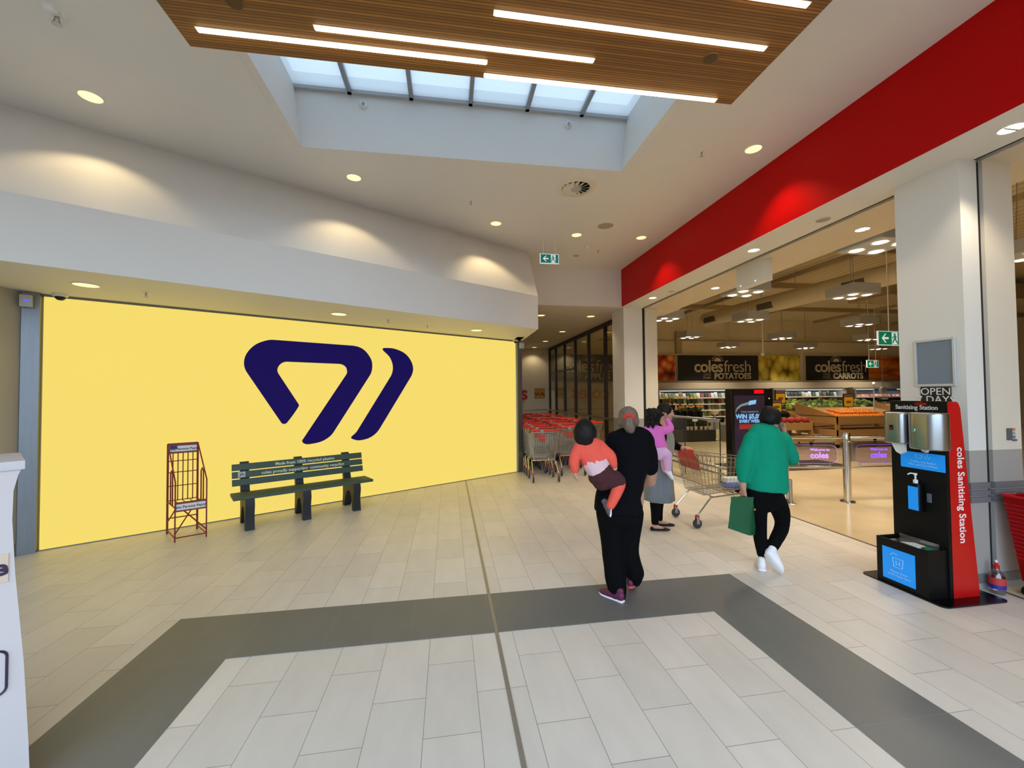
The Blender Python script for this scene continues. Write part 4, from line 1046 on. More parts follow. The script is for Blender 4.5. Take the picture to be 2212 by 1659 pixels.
# ---------------------------------------------------------------- banners on the shop's back wall
def banner(x0, x1, px0, px1, word, pic, lab, lx, gap):
    z0, z1 = 2.40, 3.70
    t = thing('wall_banner', lab, 'banner', ((x0+x1)/2, YB, z0))
    obj('board', bx(x0, x1, YB-.10, YB-.02, z0-.06, z1+.06), sign_cream, t, False)
    obj('black_panel', bx(x0+.03, x1-.03, YB-.115, YB-.10, z0, z1), sign_black, t, False)
    obj('printed_picture', bx(px0, px1, YB-.125, YB-.115, z0, z1), pic, t, False)
    y = YB-.118
    text('brand_lettering', 'coles', .86, sign_cream, t, (lx-.10, y, 3.11), (1, 0, 0), (0, 0, 1), align='RIGHT', bold=.014, ext=.004, track=.92)
    text('brand_lettering', 'fresh', .86, sign_cream, t, (lx-.08, y, 3.11), (1, 0, 0), (0, 0, 1), align='LEFT', bold=-.006, ext=.004, track=.92)
    text('product_lettering', word, .42, sign_cream, t, (lx-.62, y, 2.62), (1, 0, 0), (0, 0, 1), align='LEFT', bold=.016, ext=.004)
    text('small_lettering', '100%\nfresh', .21, mat('sign_dim', (140, 132, 112), .6), t, (lx-1.02, y, 2.64), (1, .0, 0), (0, 0, 1), ext=.004, space=.7, bold=.003)
    bm = B(); c = V(lx-.42, y, 3.39)
    prism(bm, [c+V(.19*cos(a), 0, .19*sin(a)) for a in [pi*i/12 for i in range(13)]], (0, -.01, 0))
    em = obj('sun_emblem', bm, sign_cream, t, False)
    for i in range(9):
        a = pi*(i+.5)/9
        bm = B(); d = V(cos(a), 0, sin(a)); cyl(bm, c+d*.24, c+d*(.36 if i % 2 else .33), .016, n=6); obj('ray', bm, sign_cream, em, False)
    return t
banner(4.78, 11.36, 8.6, 11.33, 'APPLES', pic_apple, 'black apples banner seen partly through the dark glass wall', 7.2, 0)
banner(11.44, 18.50, 16.0, 18.46, 'POTATOES', pic_potato, 'black banner with cream potatoes lettering and a picture of yellow potatoes', 14.1, 0)
banner(18.80, 26.2, 22.7, 26.17, 'CARROTS', pic_carrot, 'black banner with carrots lettering and a picture of orange carrots', 21.1, 0)
struct('trim_12', bx(GXW, XR, YB-.5, YB, 1.98, 2.30), cream_soffit)

# ---------------------------------------------------------------- refrigerated cases and their packets
PKC = [(96, 110, 86), (140, 150, 90), (60, 70, 58), (176, 172, 150), (120, 84, 60), (150, 70, 60), (54, 50, 48), (196, 196, 186)]
pk_m = [mat('packet_print_%d' % i, c_, .45, var=.25, vs=18) for i, c_ in enumerate(PKC)]
meat_m = [mat('meat_pack_%d' % i, c_, .4, var=.2, vs=20) for i, c_ in enumerate([(196, 128, 122), (176, 96, 92), (206, 160, 150), (150, 70, 70)])]
def proto_packet(m, w_, h, d):
    bm = B(); box(bm, -w_/2, w_/2, -d/2, d/2, 0, h, bev=.012)
    for v in bm.verts:
        if v.co.z > h*.8: v.co.y *= .45
    me = bpy.data.meshes.new('food_packet'); bm.to_mesh(me); bm.free(); me.materials.append(m); return me
PK = [proto_packet(m, .16, .25, .09) for m in pk_m]
MK = [proto_packet(m, .22, .13, .16) for m in meat_m]
case_m = mat('fridge_case_grey', (150, 148, 140), .5); case_in = mat('fridge_inside', (92, 96, 92), .5)
def fridge(x0, x1, lab, shelves, step, meshes, what):
    t = thing('fridge_case', lab, 'fridge', ((x0+x1)/2, 19.0, 0))
    y0, y1 = 18.75, YB-.02
    obj('back', bx(x0, x1, y1-.08, y1, 0, 2.0), case_in, t, False)
    obj('canopy', bx(x0, x1, y0, y1-.08, 1.9, 2.0), case_m, t, False)
    obj('base', bx(x0, x1, y0-.1, y1-.08, 0, .45), case_m, t, False)
    for x in (x0, x1-.06): obj('end_panel', bx(x, x+.06, y0-.1, y1-.08, .45, 1.9), case_m, t, False)
    cl = obj('canopy_lamp', bx(x0+.1, x1-.1, y0+.04, y0+.1, 1.87, 1.9), cool_emit, t, False)
    lamp('lamp', 'AREA', ((x0+x1)/2, y0+.15, 1.85), 9*(x1-x0)/4, (.92, 1, .95), t, shape='RECTANGLE', size=x1-x0-.3, size_y=.3)
    for k, z in enumerate(shelves):
        sh = obj('shelf', bx(x0+.06, x1-.06, y0+.05, y1-.08, z-.03, z), case_m, t, False)
        obj('ticket_strip', bx(x0+.06, x1-.06, y0+.03, y0+.05, z-.045, z+.01), sign_white, sh, False)
        n = int((x1-x0-.3)/step)
        for i in range(n):
            o = bpy.data.objects.new('food_packet', random.choice(meshes)); COL.objects.link(o)
            o.location = (x0+.2+step*i+random.uniform(-.012, .012), y0+.16+random.uniform(0, .05), z)
            o.rotation_euler = (radians(-6), 0, random.uniform(-.18, .18)); o.scale = (1, 1, random.uniform(.8, 1.1))
            nm = ['lowest', 'lower middle', 'upper middle', 'top'][k] if len(shelves) == 4 else ['lower', 'middle', 'upper'][k]
            tag(o, '%s on the %s shelf of %s' % (what[0], nm, what[1]), 'packet', 'packets on the %s shelf of %s' % (nm, what[1]))
    return t
fridge(10.0, 15.9, 'long open fridge case of green packets left of the black screen kiosk', (.62, .94, 1.24, 1.55), .19, PK, ('small packet', 'the fridge left of the kiosk'))
fridge(16.3, 20.5, 'open fridge case with white shelf edges right of the black screen kiosk', (.62, .94, 1.24, 1.55), .21, PK[2:], ('small packet', 'the fridge right of the kiosk'))
fridge(21.0, 26.0, 'open fridge case of pink packs beneath the carrot banner', (.75, 1.1, 1.5), .27, MK, ('pink meat pack', 'the fridge below the carrot banner'))
fs = thing('fridge_sign', 'small blue sign over the pink packs fridge', 'sign', (22.8, 18.6, 1.83))
obj('plate', bx(22.1, 23.5, 18.6, 18.64, 1.80, 1.92), mat('sign_blue', (30, 80, 140), .5), fs, False)
obj('bracket', bx(22.7, 22.9, 18.64, 18.80, 1.84, 1.90), steel, fs, False)

# ---------------------------------------------------------------- flower display, potted plants
fd = thing('flower_stand', 'tall dark tiered flower stand behind the glass rail', 'display stand', (9.0, 14.6, 0))
stm = mat('dark_stand', (34, 30, 28), .5)
obj('base', bx(8.1, 9.75, 14.0, 15.2, 0, .42), stm, fd, False)
obj('step', bx(8.1, 9.75, 14.5, 15.2, .42, .86), stm, fd, False)
obj('top_step', bx(8.1, 9.75, 14.85, 15.2, .86, 1.12), stm, fd, False)
cbx = thing('counter_unit', 'dark grey counter block at the left end of the flower stand', 'counter', (7.55, 14.3, 0))
obj('body', bx(7.0, 8.05, 13.9, 14.8, 0, .93), mat('counter_slate', (56, 58, 62), .5), cbx, False)
obj('top', bx(6.98, 8.07, 13.88, 14.82, .93, .97), mat('counter_top', (96, 94, 92), .4), cbx, False)
def leaf_tuft(bm, c, n, h, spread, w_=.03):
    c = Vector(c)
    for i in range(n):
        a = random.uniform(0, 2*pi); r = random.uniform(.15, 1)*spread; hh = h*random.uniform(.55, 1.0)
        d = V(cos(a), sin(a), 0); sd = V(-sin(a), cos(a), 0)*w_
        p0, p1, p2 = c, c+d*r*.45+V(0, 0, hh*.7), c+d*r+V(0, 0, hh)
        vs = [bm.verts.new(p) for p in (p0-sd*.3, p0+sd*.3, p1+sd, p1-sd, p2)]
        bm.faces.new((vs[0], vs[1], vs[2], vs[3])); bm.faces.new((vs[3], vs[2], vs[4]))
def bouquet(x, y, z, pm, lab, grp, h=.32):
    t = thing('flower_bucket', lab, 'flowers', (x, y, z), grp)
    obj('bucket', lathe(B(), (x, y, z), [(0, 0), (.08, 0), (.105, .2), (.10, .2), (.08, .02), (0, .02)], 16), black_paint, t)
    bm = B(); leaf_tuft(bm, (x, y, z+.12), 16, h, .14, .02); obj('foliage', bm, leaf_g, t, False)
    bm = B()
    for i in range(11):
        a = random.uniform(0, 2*pi); r = random.uniform(0, .13)
        blob(bm, (x+r*cos(a), y+r*sin(a), z+.12+h*random.uniform(.75, 1.05)), (.032, .032, .024), seg=8)
    obj('blossoms', bm, pm, t)
rows_ = [(15.0, 1.12, petal_y, .40, [8.3, 8.62, 8.94, 9.26, 9.55], 'bucket of pale yellow flowers on the top step of the stand', 'flower buckets on the top step'),
         (14.68, .86, petal_o, .30, [8.75, 9.02, 9.3, 9.58], 'bucket of orange flowers on the middle step of the stand', 'flower buckets on the middle step')]
for y, z, pm, h, xs, lab, g in rows_:
    for x in xs: bouquet(x, y, z, pm, lab, g, h)
for i, x in enumerate((8.72, 8.87, 9.05, 9.26, 9.44, 9.60)):
    t = thing('potted_plant', 'small plant in a cream pot on the low ledge of the flower stand', 'plant', (x, 14.15, .42), 'potted plants on the low ledge')
    obj('pot', lathe(B(), (x, 14.15, .42), [(0, 0), (.045, 0), (.065, .13), (.058, .13), (.04, .02), (0, .02)], 16), pot_m, t)
    bm = B(); leaf_tuft(bm, (x, 14.15, .52), 18, .2, .1, .022); obj('foliage', bm, leaf_d, t, False)
t = thing('price_card', 'white price card on a thin stalk among the potted plants', 'sign', (8.95, 14.1, .42))
obj('stalk', cyl(B(), (8.96, 14.06, .42), (8.96, 14.06, .78), .008), white_plastic, t)
obj('card', bx(8.86, 9.06, 14.05, 14.065, .74, .82), sign_white, t, False)
t = thing('basket', 'cream wicker basket standing at the right end of the flower stand', 'basket', (9.95, 14.3, .55))
obj('bowl', lathe(B(), (9.92, 14.3, .98), [(0, 0), (.11, 0), (.18, .13), (.17, .13), (.1, .015), (0, .015)], 20), mat('basket_cream', (224, 206, 164), .7, bump=.3, bs=80), t)
obj('pedestal', lathe(B(), (9.92, 14.3, 0), [(0, 0), (.14, 0), (.14, .03), (.04, .05), (.04, .95), (.1, .98), (0, .98)], 16), steel, t)
t = thing('waste_bin', 'grey box bin with a white bucket beside the flower stand', 'bin', (10.15, 13.75, 0))
obj('body', bx(9.9, 10.3, 13.6, 13.95, 0, .62, bev=.01), mat('bin_olive', (120, 112, 92), .6), t)
obj('bucket', lathe(B(), (10.1, 13.78, .62), [(0, 0), (.08, 0), (.12, .26), (.11, .26), (.07, .02), (0, .02)], 18), mat('bucket_pale', (190, 184, 166), .5), t)

# ---------------------------------------------------------------- produce tables
def table(x0, x1, y0, y1, zt, lab, tilt=.18, wheels=True):
    t = thing('produce_table', lab, 'display table', ((x0+x1)/2, (y0+y1)/2, 0))
    for x in (x0+.06, x1-.06):
        for y in (y0+.06, y1-.06):
            lg = obj('leg', bx(x-.05, x+.05, y-.05, y+.05, .12, zt-.2), pine, t, False)
            obj('castor', lathe(B(), (x, y-.02, .06), [(0, 0), (.055, 0), (.06, .008), (.06, .032), (.055, .04), (0, .04)], 16, (0, 1, 0)), black_paint, lg)
            obj('castor_stem', cyl(B(), (x, y, .08), (x, y, .13), .02), steel, lg)
    bm = B()
    for z0, z1 in ((zt-.24, zt), (zt-.62, zt-.42)):
        box(bm, x0, x1, y0, y0+.03, z0, z1); box(bm, x0, x1, y1-.03, y1, z0, z1); box(bm, x0, x0+.03, y0, y1, z0, z1); box(bm, x1-.03, x1, y0, y1, z0, z1)
    obj('apron', bm, pine, t, False)
    obj('shelf', bx(x0+.03, x1-.03, y0+.03, y1-.03, zt-.5, zt-.46), pine, t, False)
    bm = B(); prism(bm, [(x0+.03, y0+.03, zt-.06), (x0+.03, y1-.03, zt-.06+tilt*(y1-y0)), (x0+.03, y1-.03, zt-.09+tilt*(y1-y0)), (x0+.03, y0+.03, zt-.09)], (x1-x0-.06, 0, 0)); obj('tray', bm, pine, t, False)
    for x in (x0, x1-.03):
        bm = B(); prism(bm, [(x, y0, zt), (x, y1, zt+tilt*(y1-y0)+.14), (x, y1, zt-.02), (x, y0, zt-.02)], (.03, 0, 0)); obj('side_board', bm, pine, t, False)
    return t
tx0, tx1, ty0, ty1, tz = 12.15, 15.4, 11.4, 13.0, 1.0
table(tx0, tx1, ty0, ty1, tz, 'wooden produce table heaped with oranges behind the entry gate')
bm = B(); bmesh.ops.create_uvsphere(bm, u_segments=12, v_segments=8, radius=.042)
om = bpy.data.meshes.new('orange'); bm.to_mesh(om); bm.free(); om.materials.append(orange_m); om.shade_smooth()
k = 0
for j in range(9):
    for i in range(24):
        x = tx0+.12+.085*i+random.uniform(-.01, .01); y = ty0+.09+.085*j+random.uniform(-.01, .01)
        f = min(1, min(i, 24-i)/3.5); zz = tz-.06+.18*(y-ty0-.03)+.045
        for lay in range(2 if (2 < i < 21 and j > 1) else 1):
            o = bpy.data.objects.new('orange', om); COL.objects.link(o)
            o.location = (x+.04*lay, y+.03*lay, zz+.072*lay)
            o.rotation_euler = (random.random()*6, random.random()*6, 0)
            tag(o, 'orange in the heap on the front produce table', 'orange', 'oranges on the produce table'); k += 1
            if k >= 300: break
        if k >= 300: break
    if k >= 300: break
bm = B(); blob(bm, (14.75, ty0+.35, tz-.02), (.45, .28, .2)); t = tag(obj('black_cover', bm, black_paint), 'black rounded cover at the right end of the orange table', 'cover')
def price_sign(x, y, z, zb, lab, s=.34):
    t = thing('price_sign', lab, 'price sign', (x, y, zb), 'yellow price signs over the produce')
    obj('stalk', cyl(B(), (x, y+.02, zb), (x, y+.02, z), .01), black_paint, t)
    obj('frame', bx(x-s/2-.03, x+s/2+.03, y, y+.02, z-.02, z+s+.10), mat('price_frame', (50, 18, 16), .5), t, False)
    obj('card', bx(x-s/2, x+s/2, y-.008, y, z+.005, z+s-.02), price_y, t, False)
    obj('header', bx(x-s/2, x+s/2, y-.008, y, z+s, z+s+.075), mat('price_header', (120, 80, 70), .5), t, False)
    obj('figure', bx(x-.09, x+.09, y-.011, y-.008, z+.12, z+.2), mat('price_ink', (120, 80, 16), .5), t, False)
price_sign(13.35, 12.1, 1.28, 1.06, 'yellow price sign standing over the oranges')
price_sign(10.95, 12.3, 1.42, .70, 'upper yellow price sign seen beside the head of the person in green')
price_sign(10.6, 12.06, 1.15, .66, 'lower yellow price sign partly behind the head of the person in green', .3)
# greens behind the oranges
table(12.6, 17.5, 13.9, 15.2, 1.08, 'long wooden produce table of green vegetables behind the oranges')
vg = [mat('lettuce_%d' % i, c_, .6, var=.3, vs=14) for i, c_ in enumerate([(150, 168, 70), (92, 120, 50), (58, 80, 40), (196, 196, 130)])]
def veg_mesh(m, seed):
    random.seed(seed); bm = B(); blob(bm, (0, 0, .09), (.11, .11, .09), seg=12)
    for v in bm.verts: v.co += v.co.normalized()*random.uniform(-.012, .022)
    leaf_tuft(bm, (0, 0, .05), 12, .16, .16, .05)
    me = bpy.data.meshes.new('leafy_vegetable'); bm.to_mesh(me); bm.free(); me.materials.append(m); return me
VM = [veg_mesh(m, 5+i) for i, m in enumerate(vg)]
random.seed(11)
for j in range(5):
    for i in range(20):
        o = bpy.data.objects.new('leafy_vegetable', VM[min(3, max(0, int(random.gauss(1.2 if i < 12 else 2, .9))))]); COL.objects.link(o)
        y = 14.02+.24*j
        o.location = (12.8+.235*i+random.uniform(-.03, .03), y, 1.06+.18*(y-13.93)+.0)
        o.rotation_euler = (0, 0, random.random()*6); o.scale = (1, 1, random.uniform(.9, 1.4))
        tag(o, 'leafy vegetable in the green heap behind the oranges', 'vegetable', 'leafy vegetables behind the oranges')
# left table of red net bags
table(10.2, 11.9, 12.0, 13.0, .78, 'wooden produce table of red net bags beside the person in green')
for i in range(6):
    x = 10.45+.26*i
    bm = B(); blob(bm, (x, 12.2, .86), (.13, .1, .1), seg=12)
    for v in bm.verts: v.co += V(*[random.uniform(-.008, .008) for _ in range(3)])
    o = tag(obj('net_bag', bm, red_bag_m), 'red net bag of produce on the low wooden table', 'bag', 'red net bags on the low table')
bm = B(); blob(bm, (11.2, 12.75, .98), (.5, .18, .2)); tag(obj('black_cover', bm, black_paint), 'black rounded cover at the back of the low wooden table', 'cover')
# hanging scale and strip sign
p = Q(1907, 843, 13.4)
t = thing('hanging_scale', 'round white hanging scale near the small green exit sign', 'scale', p)
obj('dial', lathe(B(), p, [(0, -.05), (.12, -.05), (.14, -.02), (.14, .03), (.1, .05), (0, .05)], 28, (0, -1, 0)), white_plastic, t)
obj('dial_face', lathe(B(), p, [(0, .056), (.11, .052)], 28, (0, -1, 0)), light_grey, t)
obj('needle', cyl(B(), p+V(0, -.06, 0), p+V(.03, -.06, .08), .006, n=6), dark_slot, t)
obj('hanger', cyl(B(), p+V(0, 0, .13), V(p.x, p.y, 5.6), .008), steel, t)
obj('pan', lathe(B(), p+V(0, 0, -.35), [(0, 0), (.12, .01), (.16, .05)], 20), steel, t)
obj('pan_hook', cyl(B(), p+V(0, 0, -.13), p+V(0, 0, -.33), .006), steel, t)
p0, p1 = Q(1887, 829, 12.4), Q(1887, 872, 12.4)
t = thing('post_light', 'slim pale upright pole with a small lamp at its top among the vegetables', 'pole', (p1.x, p1.y, 1.0))
obj('pole', cyl(B(), (p0.x, 12.4, 1.0), (p0.x, 12.4, p0.z), .018), light_grey, t)
obj('lamp_tip', lathe(B(), (p0.x, 12.4, p0.z), [(.02, 0), (.03, .02), (.03, .05), (0, .06)], 14), white_emit, t)

# ---------------------------------------------------------------- advertising kiosk
kx0, kx1, ky0, ky1 = 5.06, 5.90, 6.80, 6.98
ks = thing('screen_kiosk', 'tall black advertising kiosk with a purple prize screen and red light', 'kiosk', ((kx0+kx1)/2, 6.9, 0))
obj('body', bx(kx0, kx1, ky0, ky1, .02, 1.86, bev=.02), black_gloss, ks)
obj('foot', bx(kx0-.04, kx1+.04, ky0-.08, ky1+.08, 0, .02), black_paint, ks, False)
sc_ = obj('screen', bx(5.11, 5.72, ky0-.004, ky0+.002, .45, 1.74), screen_purple, ks, False)
y = ky0-.005; sx_ = 5.415
text('screen_lettering', 'WIN $5,000', .115, screen_blue, sc_, (sx_, y, 1.355), (1, 0, 0), (0, 0, 1), bold=.005, ext=.0006, sx=.95)
text('screen_lettering', 'EVERY WEEK*', .075, screen_blue, sc_, (sx_+.02, y, 1.27), (1, 0, 0), (0, 0, 1), bold=.003, ext=.0006)
text('screen_lettering', 'YOUR CHANCE TO', .04, screen_sheen, sc_, (sx_, y, 1.44), (1, 0, 0), (0, 0, 1), bold=.001, ext=.0006)
obj('screen_red_banner', bx(5.2, 5.55, y-.001, y+.001, 1.13, 1.22), screen_red, sc_, False)
bm = B(); prism(bm, [(5.39, y, 1.56), (5.54, y, 1.585), (5.555, y, 1.66), (5.41, y, 1.64)], (0, -.001, 0)); obj('screen_card', bm, screen_blue, sc_, False)
bm = B(); cs_ = [(5.13, 1.44), (5.16, 1.50), (5.24, 1.56), (5.40, 1.60)]
for (a0, c0), (a1, c1) in zip(cs_, cs_[1:]): prism(bm, [(a0, y, c0-.02), (a1, y, c1-.025), (a1, y, c1+.025), (a0, y, c0+.02)], (0, -.0008, 0))
obj('screen_swoosh', bm, screen_sheen, sc_, False)
obj('red_light', bx(5.52, 5.70, ky0-.012, ky0, 1.775, 1.835, bev=.006), red_led, ks)
obj('sensor_eye', lathe(B(), (5.82, ky0, 1.68), [(0, .006), (.012, .006), (.014, 0)], 14, (0, -1, 0)), sign_white, ks)

# ---------------------------------------------------------------- glass rail, low guard rail, entry gates
rl = thing('glass_rail', 'steel topped glass balustrade beside the shop entrance, left of the kiosk', 'railing', (5.15, 8.3, 0))
gy = [9.75, 8.50, 7.30]
obj('top_rail', tube(B(), [(5.17, 9.77, 1.26), (5.17, 7.22, 1.26)], .024, 8), steel, rl)
for y in gy[1:]:
    ps_ = obj('post', bx(5.163, 5.177, y-.007, y+.007, 0, 1.26), dark_slot, rl, False)
obj('end_cap', lathe(B(), (5.17, 7.23, 1.26), [(0, -.03), (.034, -.02), (.034, .02), (0, .03)], 16, (0, 1, 0)), black_paint, rl)
for a, b_ in zip(gy, gy[1:]): obj('pane', bx(5.164, 5.176, b_+.02, a-.02, .08, 1.22), glass_clear, rl, False)
gr = thing('guard_rail', 'low double steel guard rail on short posts behind the pushed trolley', 'railing', (5.1, 7.8, 0))
for z in (.27, .38): obj('rail', tube(B(), [(5.0, 9.7, z), (5.02, 8.3, z), (5.06, 7.1, z), (5.40, 6.05, z), (5.44, 5.96, z-.02 if z > .3 else z-.01)], .024, 8, 3), steel, gr)
for x, y in ((5.02, 8.35), (5.06, 7.2), (5.44, 5.95)):
    p_ = obj('post', cyl(B(), (x, y, .01), (x, y, .39), .026, n=14), steel, gr)
    obj('foot_flange', lathe(B(), (x, y, 0), [(0, .012), (.06, .012), (.07, .002)], 20), steel, p_)
def gate_post(x, y, lab):
    t = thing('gate_post', lab, 'gate post', (x, y, 0))
    obj('column', lathe(B(), (x, y, 0), [(.055, .015), (.055, .98), (.05, .985), (.05, 1.0), (.056, 1.005), (.056, 1.12), (.05, 1.13), (0, 1.13)], 24), chrome, t)
    obj('foot_flange', lathe(B(), (x, y, 0), [(0, .018), (.10, .018), (.105, .004)], 28), chrome, t)
    return t
gp = gate_post(6.42, 5.88, 'shiny steel gate post between the two purple lit entry gates')
obj('gate_hinge', bx(6.48, 6.56, 5.85, 5.91, .66, .96, bev=.005), steel, gp)
gate_post(5.50, 6.12, 'steel gate post hidden behind the person in green')
gate_post(7.75, 5.75, 'steel gate post behind the sanitising station')
def gate(x0, y0, x1, y1, lab, lm, tx, sz=1.0):
    t = thing('entry_gate', lab, 'gate', ((x0+x1)/2, (y0+y1)/2, .5))
    d = V(x1-x0, y1-y0, 0).normalized(); M = frame_m((x0, y0, 0), d, V(0, 0, 1)); L_ = V(x1-x0, y1-y0, 0).length
    for z in (.56, 1.04): obj('rail', cyl(B(), M @ V(-.03, z, 0), M @ V(L_+.03, z, 0), .019, n=10), chrome, t)
    bm = B(); ro = rr(.06, L_-.08, .62, .92, .11, 6); prism(bm, [M @ V(a, c_, .0) for a, c_ in ro], M.to_3x3() @ V(0, 0, -.01)); pn = obj('pane', bm, acrylic, t, False)
    obj('lit_edge', tube(B(), [M @ V(a, c_, .0) for a, c_ in ro+ro[:1]], .0016, 4), lm, pn)
    for a in (.15, L_-.2): obj('clamp', cyl(B(), M @ V(a, .56, 0), M @ V(a, .64, 0), .008), steel, t)
    text('lettering', 'Welcome to', .058, lm, pn, M @ V(tx, .845, .004), d, (0, 0, 1), align='LEFT', bold=.0015, ext=.001)
    text('lettering', 'coles', .135, lm, pn, M @ V(tx, .75, .004), d, (0, 0, 1), align='LEFT', bold=.004, ext=.001)
gate(5.56, 6.10, 6.36, 5.89, 'entry gate with pale purple welcome lettering left of the steel gate post', purple_lit, .33)
gate(6.50, 5.87, 7.69, 5.76, 'entry gate with deep purple lettering partly behind the sanitising station', purple_deep, .33)
# dark floor mat inside
tag(obj('floor_mat', bx(6.6, 9.6, 8.4, 9.6, .001, .008), mat('mat_dark', (52, 44, 40), .8, var=.1, vs=30)), 'dark floor mat inside the shop behind the entry gates', 'mat')
# ---------------------------------------------------------------- people
def hand(bm, wrist, d, n, s=1.0, curl=.5, thumb=1):
    """palm from the wrist along d, palm facing n; thumb on the +side*thumb side"""
    w0 = Vector(wrist); d = Vector(d).normalized(); n = Vector(n); n = (n-d*n.dot(d)).normalized(); sd = d.cross(n)
    kn = w0+d*.085*s
    sweep(bm, [w0-d*.01*s, w0+d*.03*s, w0+d*.065*s, kn], [(.024*s, .019*s), (.034*s, .016*s), (.041*s, .015*s), (.038*s, .012*s)], ref=sd, k=2, n=12)
    for off, ln_, sp in ((-.031, .062, -.10), (-.0105, .078, -.03), (.0105, .082, .03), (.031, .072, .10)):
        p = kn+sd*off*s-d*.006*s; dd = (d+sd*sp).normalized(); pts = [p-d*.02*s, p]; a = 0
        for seg, cc in ((.42, .5), (.33, 1.0), (.25, .9)):
            a += curl*cc; p = p+(dd*cos(a)+n*sin(a))*ln_*seg*s; pts.append(p)
        sweep(bm, pts, [.0095*s, .0095*s, .009*s, .0083*s, .0072*s], ref=sd, k=2, n=8)
    t0 = w0+d*.022*s+sd*.022*thumb*s; t1 = t0+(d*.6+sd*thumb*.75+n*.25).normalized()*.034*s; t2 = t1+(d*.85+sd*thumb*.3+n*.35).normalized()*.03*s; t3 = t2+(d*.9+n*.4).normalized()*.024*s
    sweep(bm, [t0, t1, t2, t3], [.014*s, .0115*s, .0105*s, .0085*s], k=2, n=8)
def head(bm, c, f, h=.225, wide=1.0):
    """c = centre of the skull, f = way the face looks"""
    c = Vector(c); f = Vector(f).normalized(); s_ = f.cross(V(0, 0, 1)).normalized(); u = s_.cross(f); M = Matrix((s_, f, u)).transposed(); k = h/.225
    P_ = lambda x, y, z: c+(s_*x+f*y+u*z)*k
    blob(bm, P_(0, -.008, .022), (.076*k*wide, .096*k, .092*k), M)
    blob(bm, P_(0, .032, -.035), (.058*k*wide, .062*k, .078*k), M)
    blob(bm, P_(0, .068, -.092), (.026*k, .024*k, .02*k), M)
    sweep(bm, [P_(0, .088, .006), P_(0, .104, -.022), P_(0, .107, -.034)], [.009*k, .013*k, .015*k], k=2, n=8)
    for x in (-1, 1):
        blob(bm, P_(x*.013, .096, -.036), (.009*k, .010*k, .008*k), M, 8)
        blob(bm, P_(x*.077*wide, -.008, -.018), (.011*k, .02*k, .032*k), M, 10)
        blob(bm, P_(x*.036, .068, -.028), (.024*k, .022*k, .022*k), M, 10)
        blob(bm, P_(x*.032, .083, .028), (.026*k, .012*k, .008*k), M, 10)
    return P_, M, k
def face_parts(parent, P_, M, k):
    for x in (-1, 1):
        e = obj('eye', blob(B(), P_(x*.031, .083, .006), (.0125*k, .010*k, .010*k), M, 10), eye_w, parent)
        obj('iris', blob(B(), P_(x*.031, .0915, .006), (.006*k, .003*k, .006*k), M, 8), eye_d, e)
        obj('eyebrow', sweep(B(), [P_(x*.016, .094, .026), P_(x*.032, .095, .031), P_(x*.05, .084, .026)], [.003*k, .0042*k, .0025*k], k=2, n=6), hair_dark, parent)
    bm = B(); sweep(bm, [P_(-.022, .088, -.063), P_(-.008, .095, -.060), P_(.008, .095, -.060), P_(.022, .088, -.063)], [.003*k, .0055*k, .0055*k, .003*k], k=2, n=8)
    sweep(bm, [P_(-.02, .086, -.069), P_(0, .094, -.071), P_(.02, .086, -.069)], [.003*k, .0065*k, .003*k], k=2, n=8)
    obj('mouth', bm, lip_m, parent)
def offs(r, d): return [(a[0]+d, a[1]+d) if isinstance(a, tuple) else a+d for a in r]
X1 = V(1, 0, 0)

# ---- person in black, walking away, carrying the child in coral
yA = 3.52
pa = thing('person', 'person in a black tunic and trousers walking away, hair tied with a red scrunchie', 'person', (1.53, 3.5, 0))
q = lambda u, v, dy=0: Q(u, v, yA+dy)
bm = B()
spine = [q(1340, 1108), q(1345, 1070), q(1352, 1030), q(1360, 985), q(1362, 948), q(1360, 928, .01), q(1358, 918, .015)]
sr = [(.185, .135), (.195, .14), (.165, .115), (.175, .115), (.185, .10), (.09, .075), (.052, .052)]
sweep(bm, spine, sr, ref=X1, n=20)
sweep(bm, [q(1358, 928, .012), q(1357, 905, .03)], [.052, .05], k=2)
hf = V(.36, .93, .02)
PA, MA, kA = head(bm, q(1357, 908, .02), hf)
legL = [q(1318, 1105), q(1322, 1150, .03), q(1326, 1205, .03), q(1330, 1245, .0), q(1334, 1288, -.02)]
legR = [q(1362, 1105), q(1360, 1150, .02), q(1360, 1195, -.01), q(1371, 1235, .02), q(1371, 1258, .02)]
for L_ in (legL, legR): sweep(bm, L_, [.095, .088, .058, .056, .038], ref=X1)
armR = [q(1391, 948), q(1402, 978), q(1405, 1015, .02), q(1402, 1036, .10), q(1396, 1046, .20)]
armL = [q(1328, 948), q(1318, 980, .03), q(1312, 1018, .06), q(1300, 1032, .12), q(1286, 1030, .18)]
for A_ in (armR, armL): sweep(bm, A_, [.052, .05, .044, .038, .028], k=3)
hand(bm, armR[-1], V(-.3, .9, -.25), V(-1, -.2, 0), 1, .55, 1)
hand(bm, armL[-1], V(.45, .35, .35), V(.8, -.6, .2), 1, .4, 1)
body = remesh('body', bm, skin_m, pa, .007, 3)
face_parts(pa, PA, MA, kA)
bm = B()
sweep(bm, [q(1336, 1104), q(1338, 1075), q(1345, 1045), q(1352, 1020), q(1360, 985), q(1362, 950), q(1360, 931, .01), q(1359, 922, .012)],
      [(.222, .175), (.215, .165), (.195, .145), (.185, .135), (.20, .138), (.225, .125), (.165, .10), (.066, .066)], ref=X1, n=24, k=5, cap=False)
for A_ in (armR, armL): sweep(bm, [A_[0]+V(0, 0, .0), A_[1], A_[2]+(A_[1]-A_[2])*.15], [.075, .070, .072], k=4)
remesh('tunic', bm, navy_cloth, pa, .010, 9, wrinkle=.007, wf=8)
bm = B()
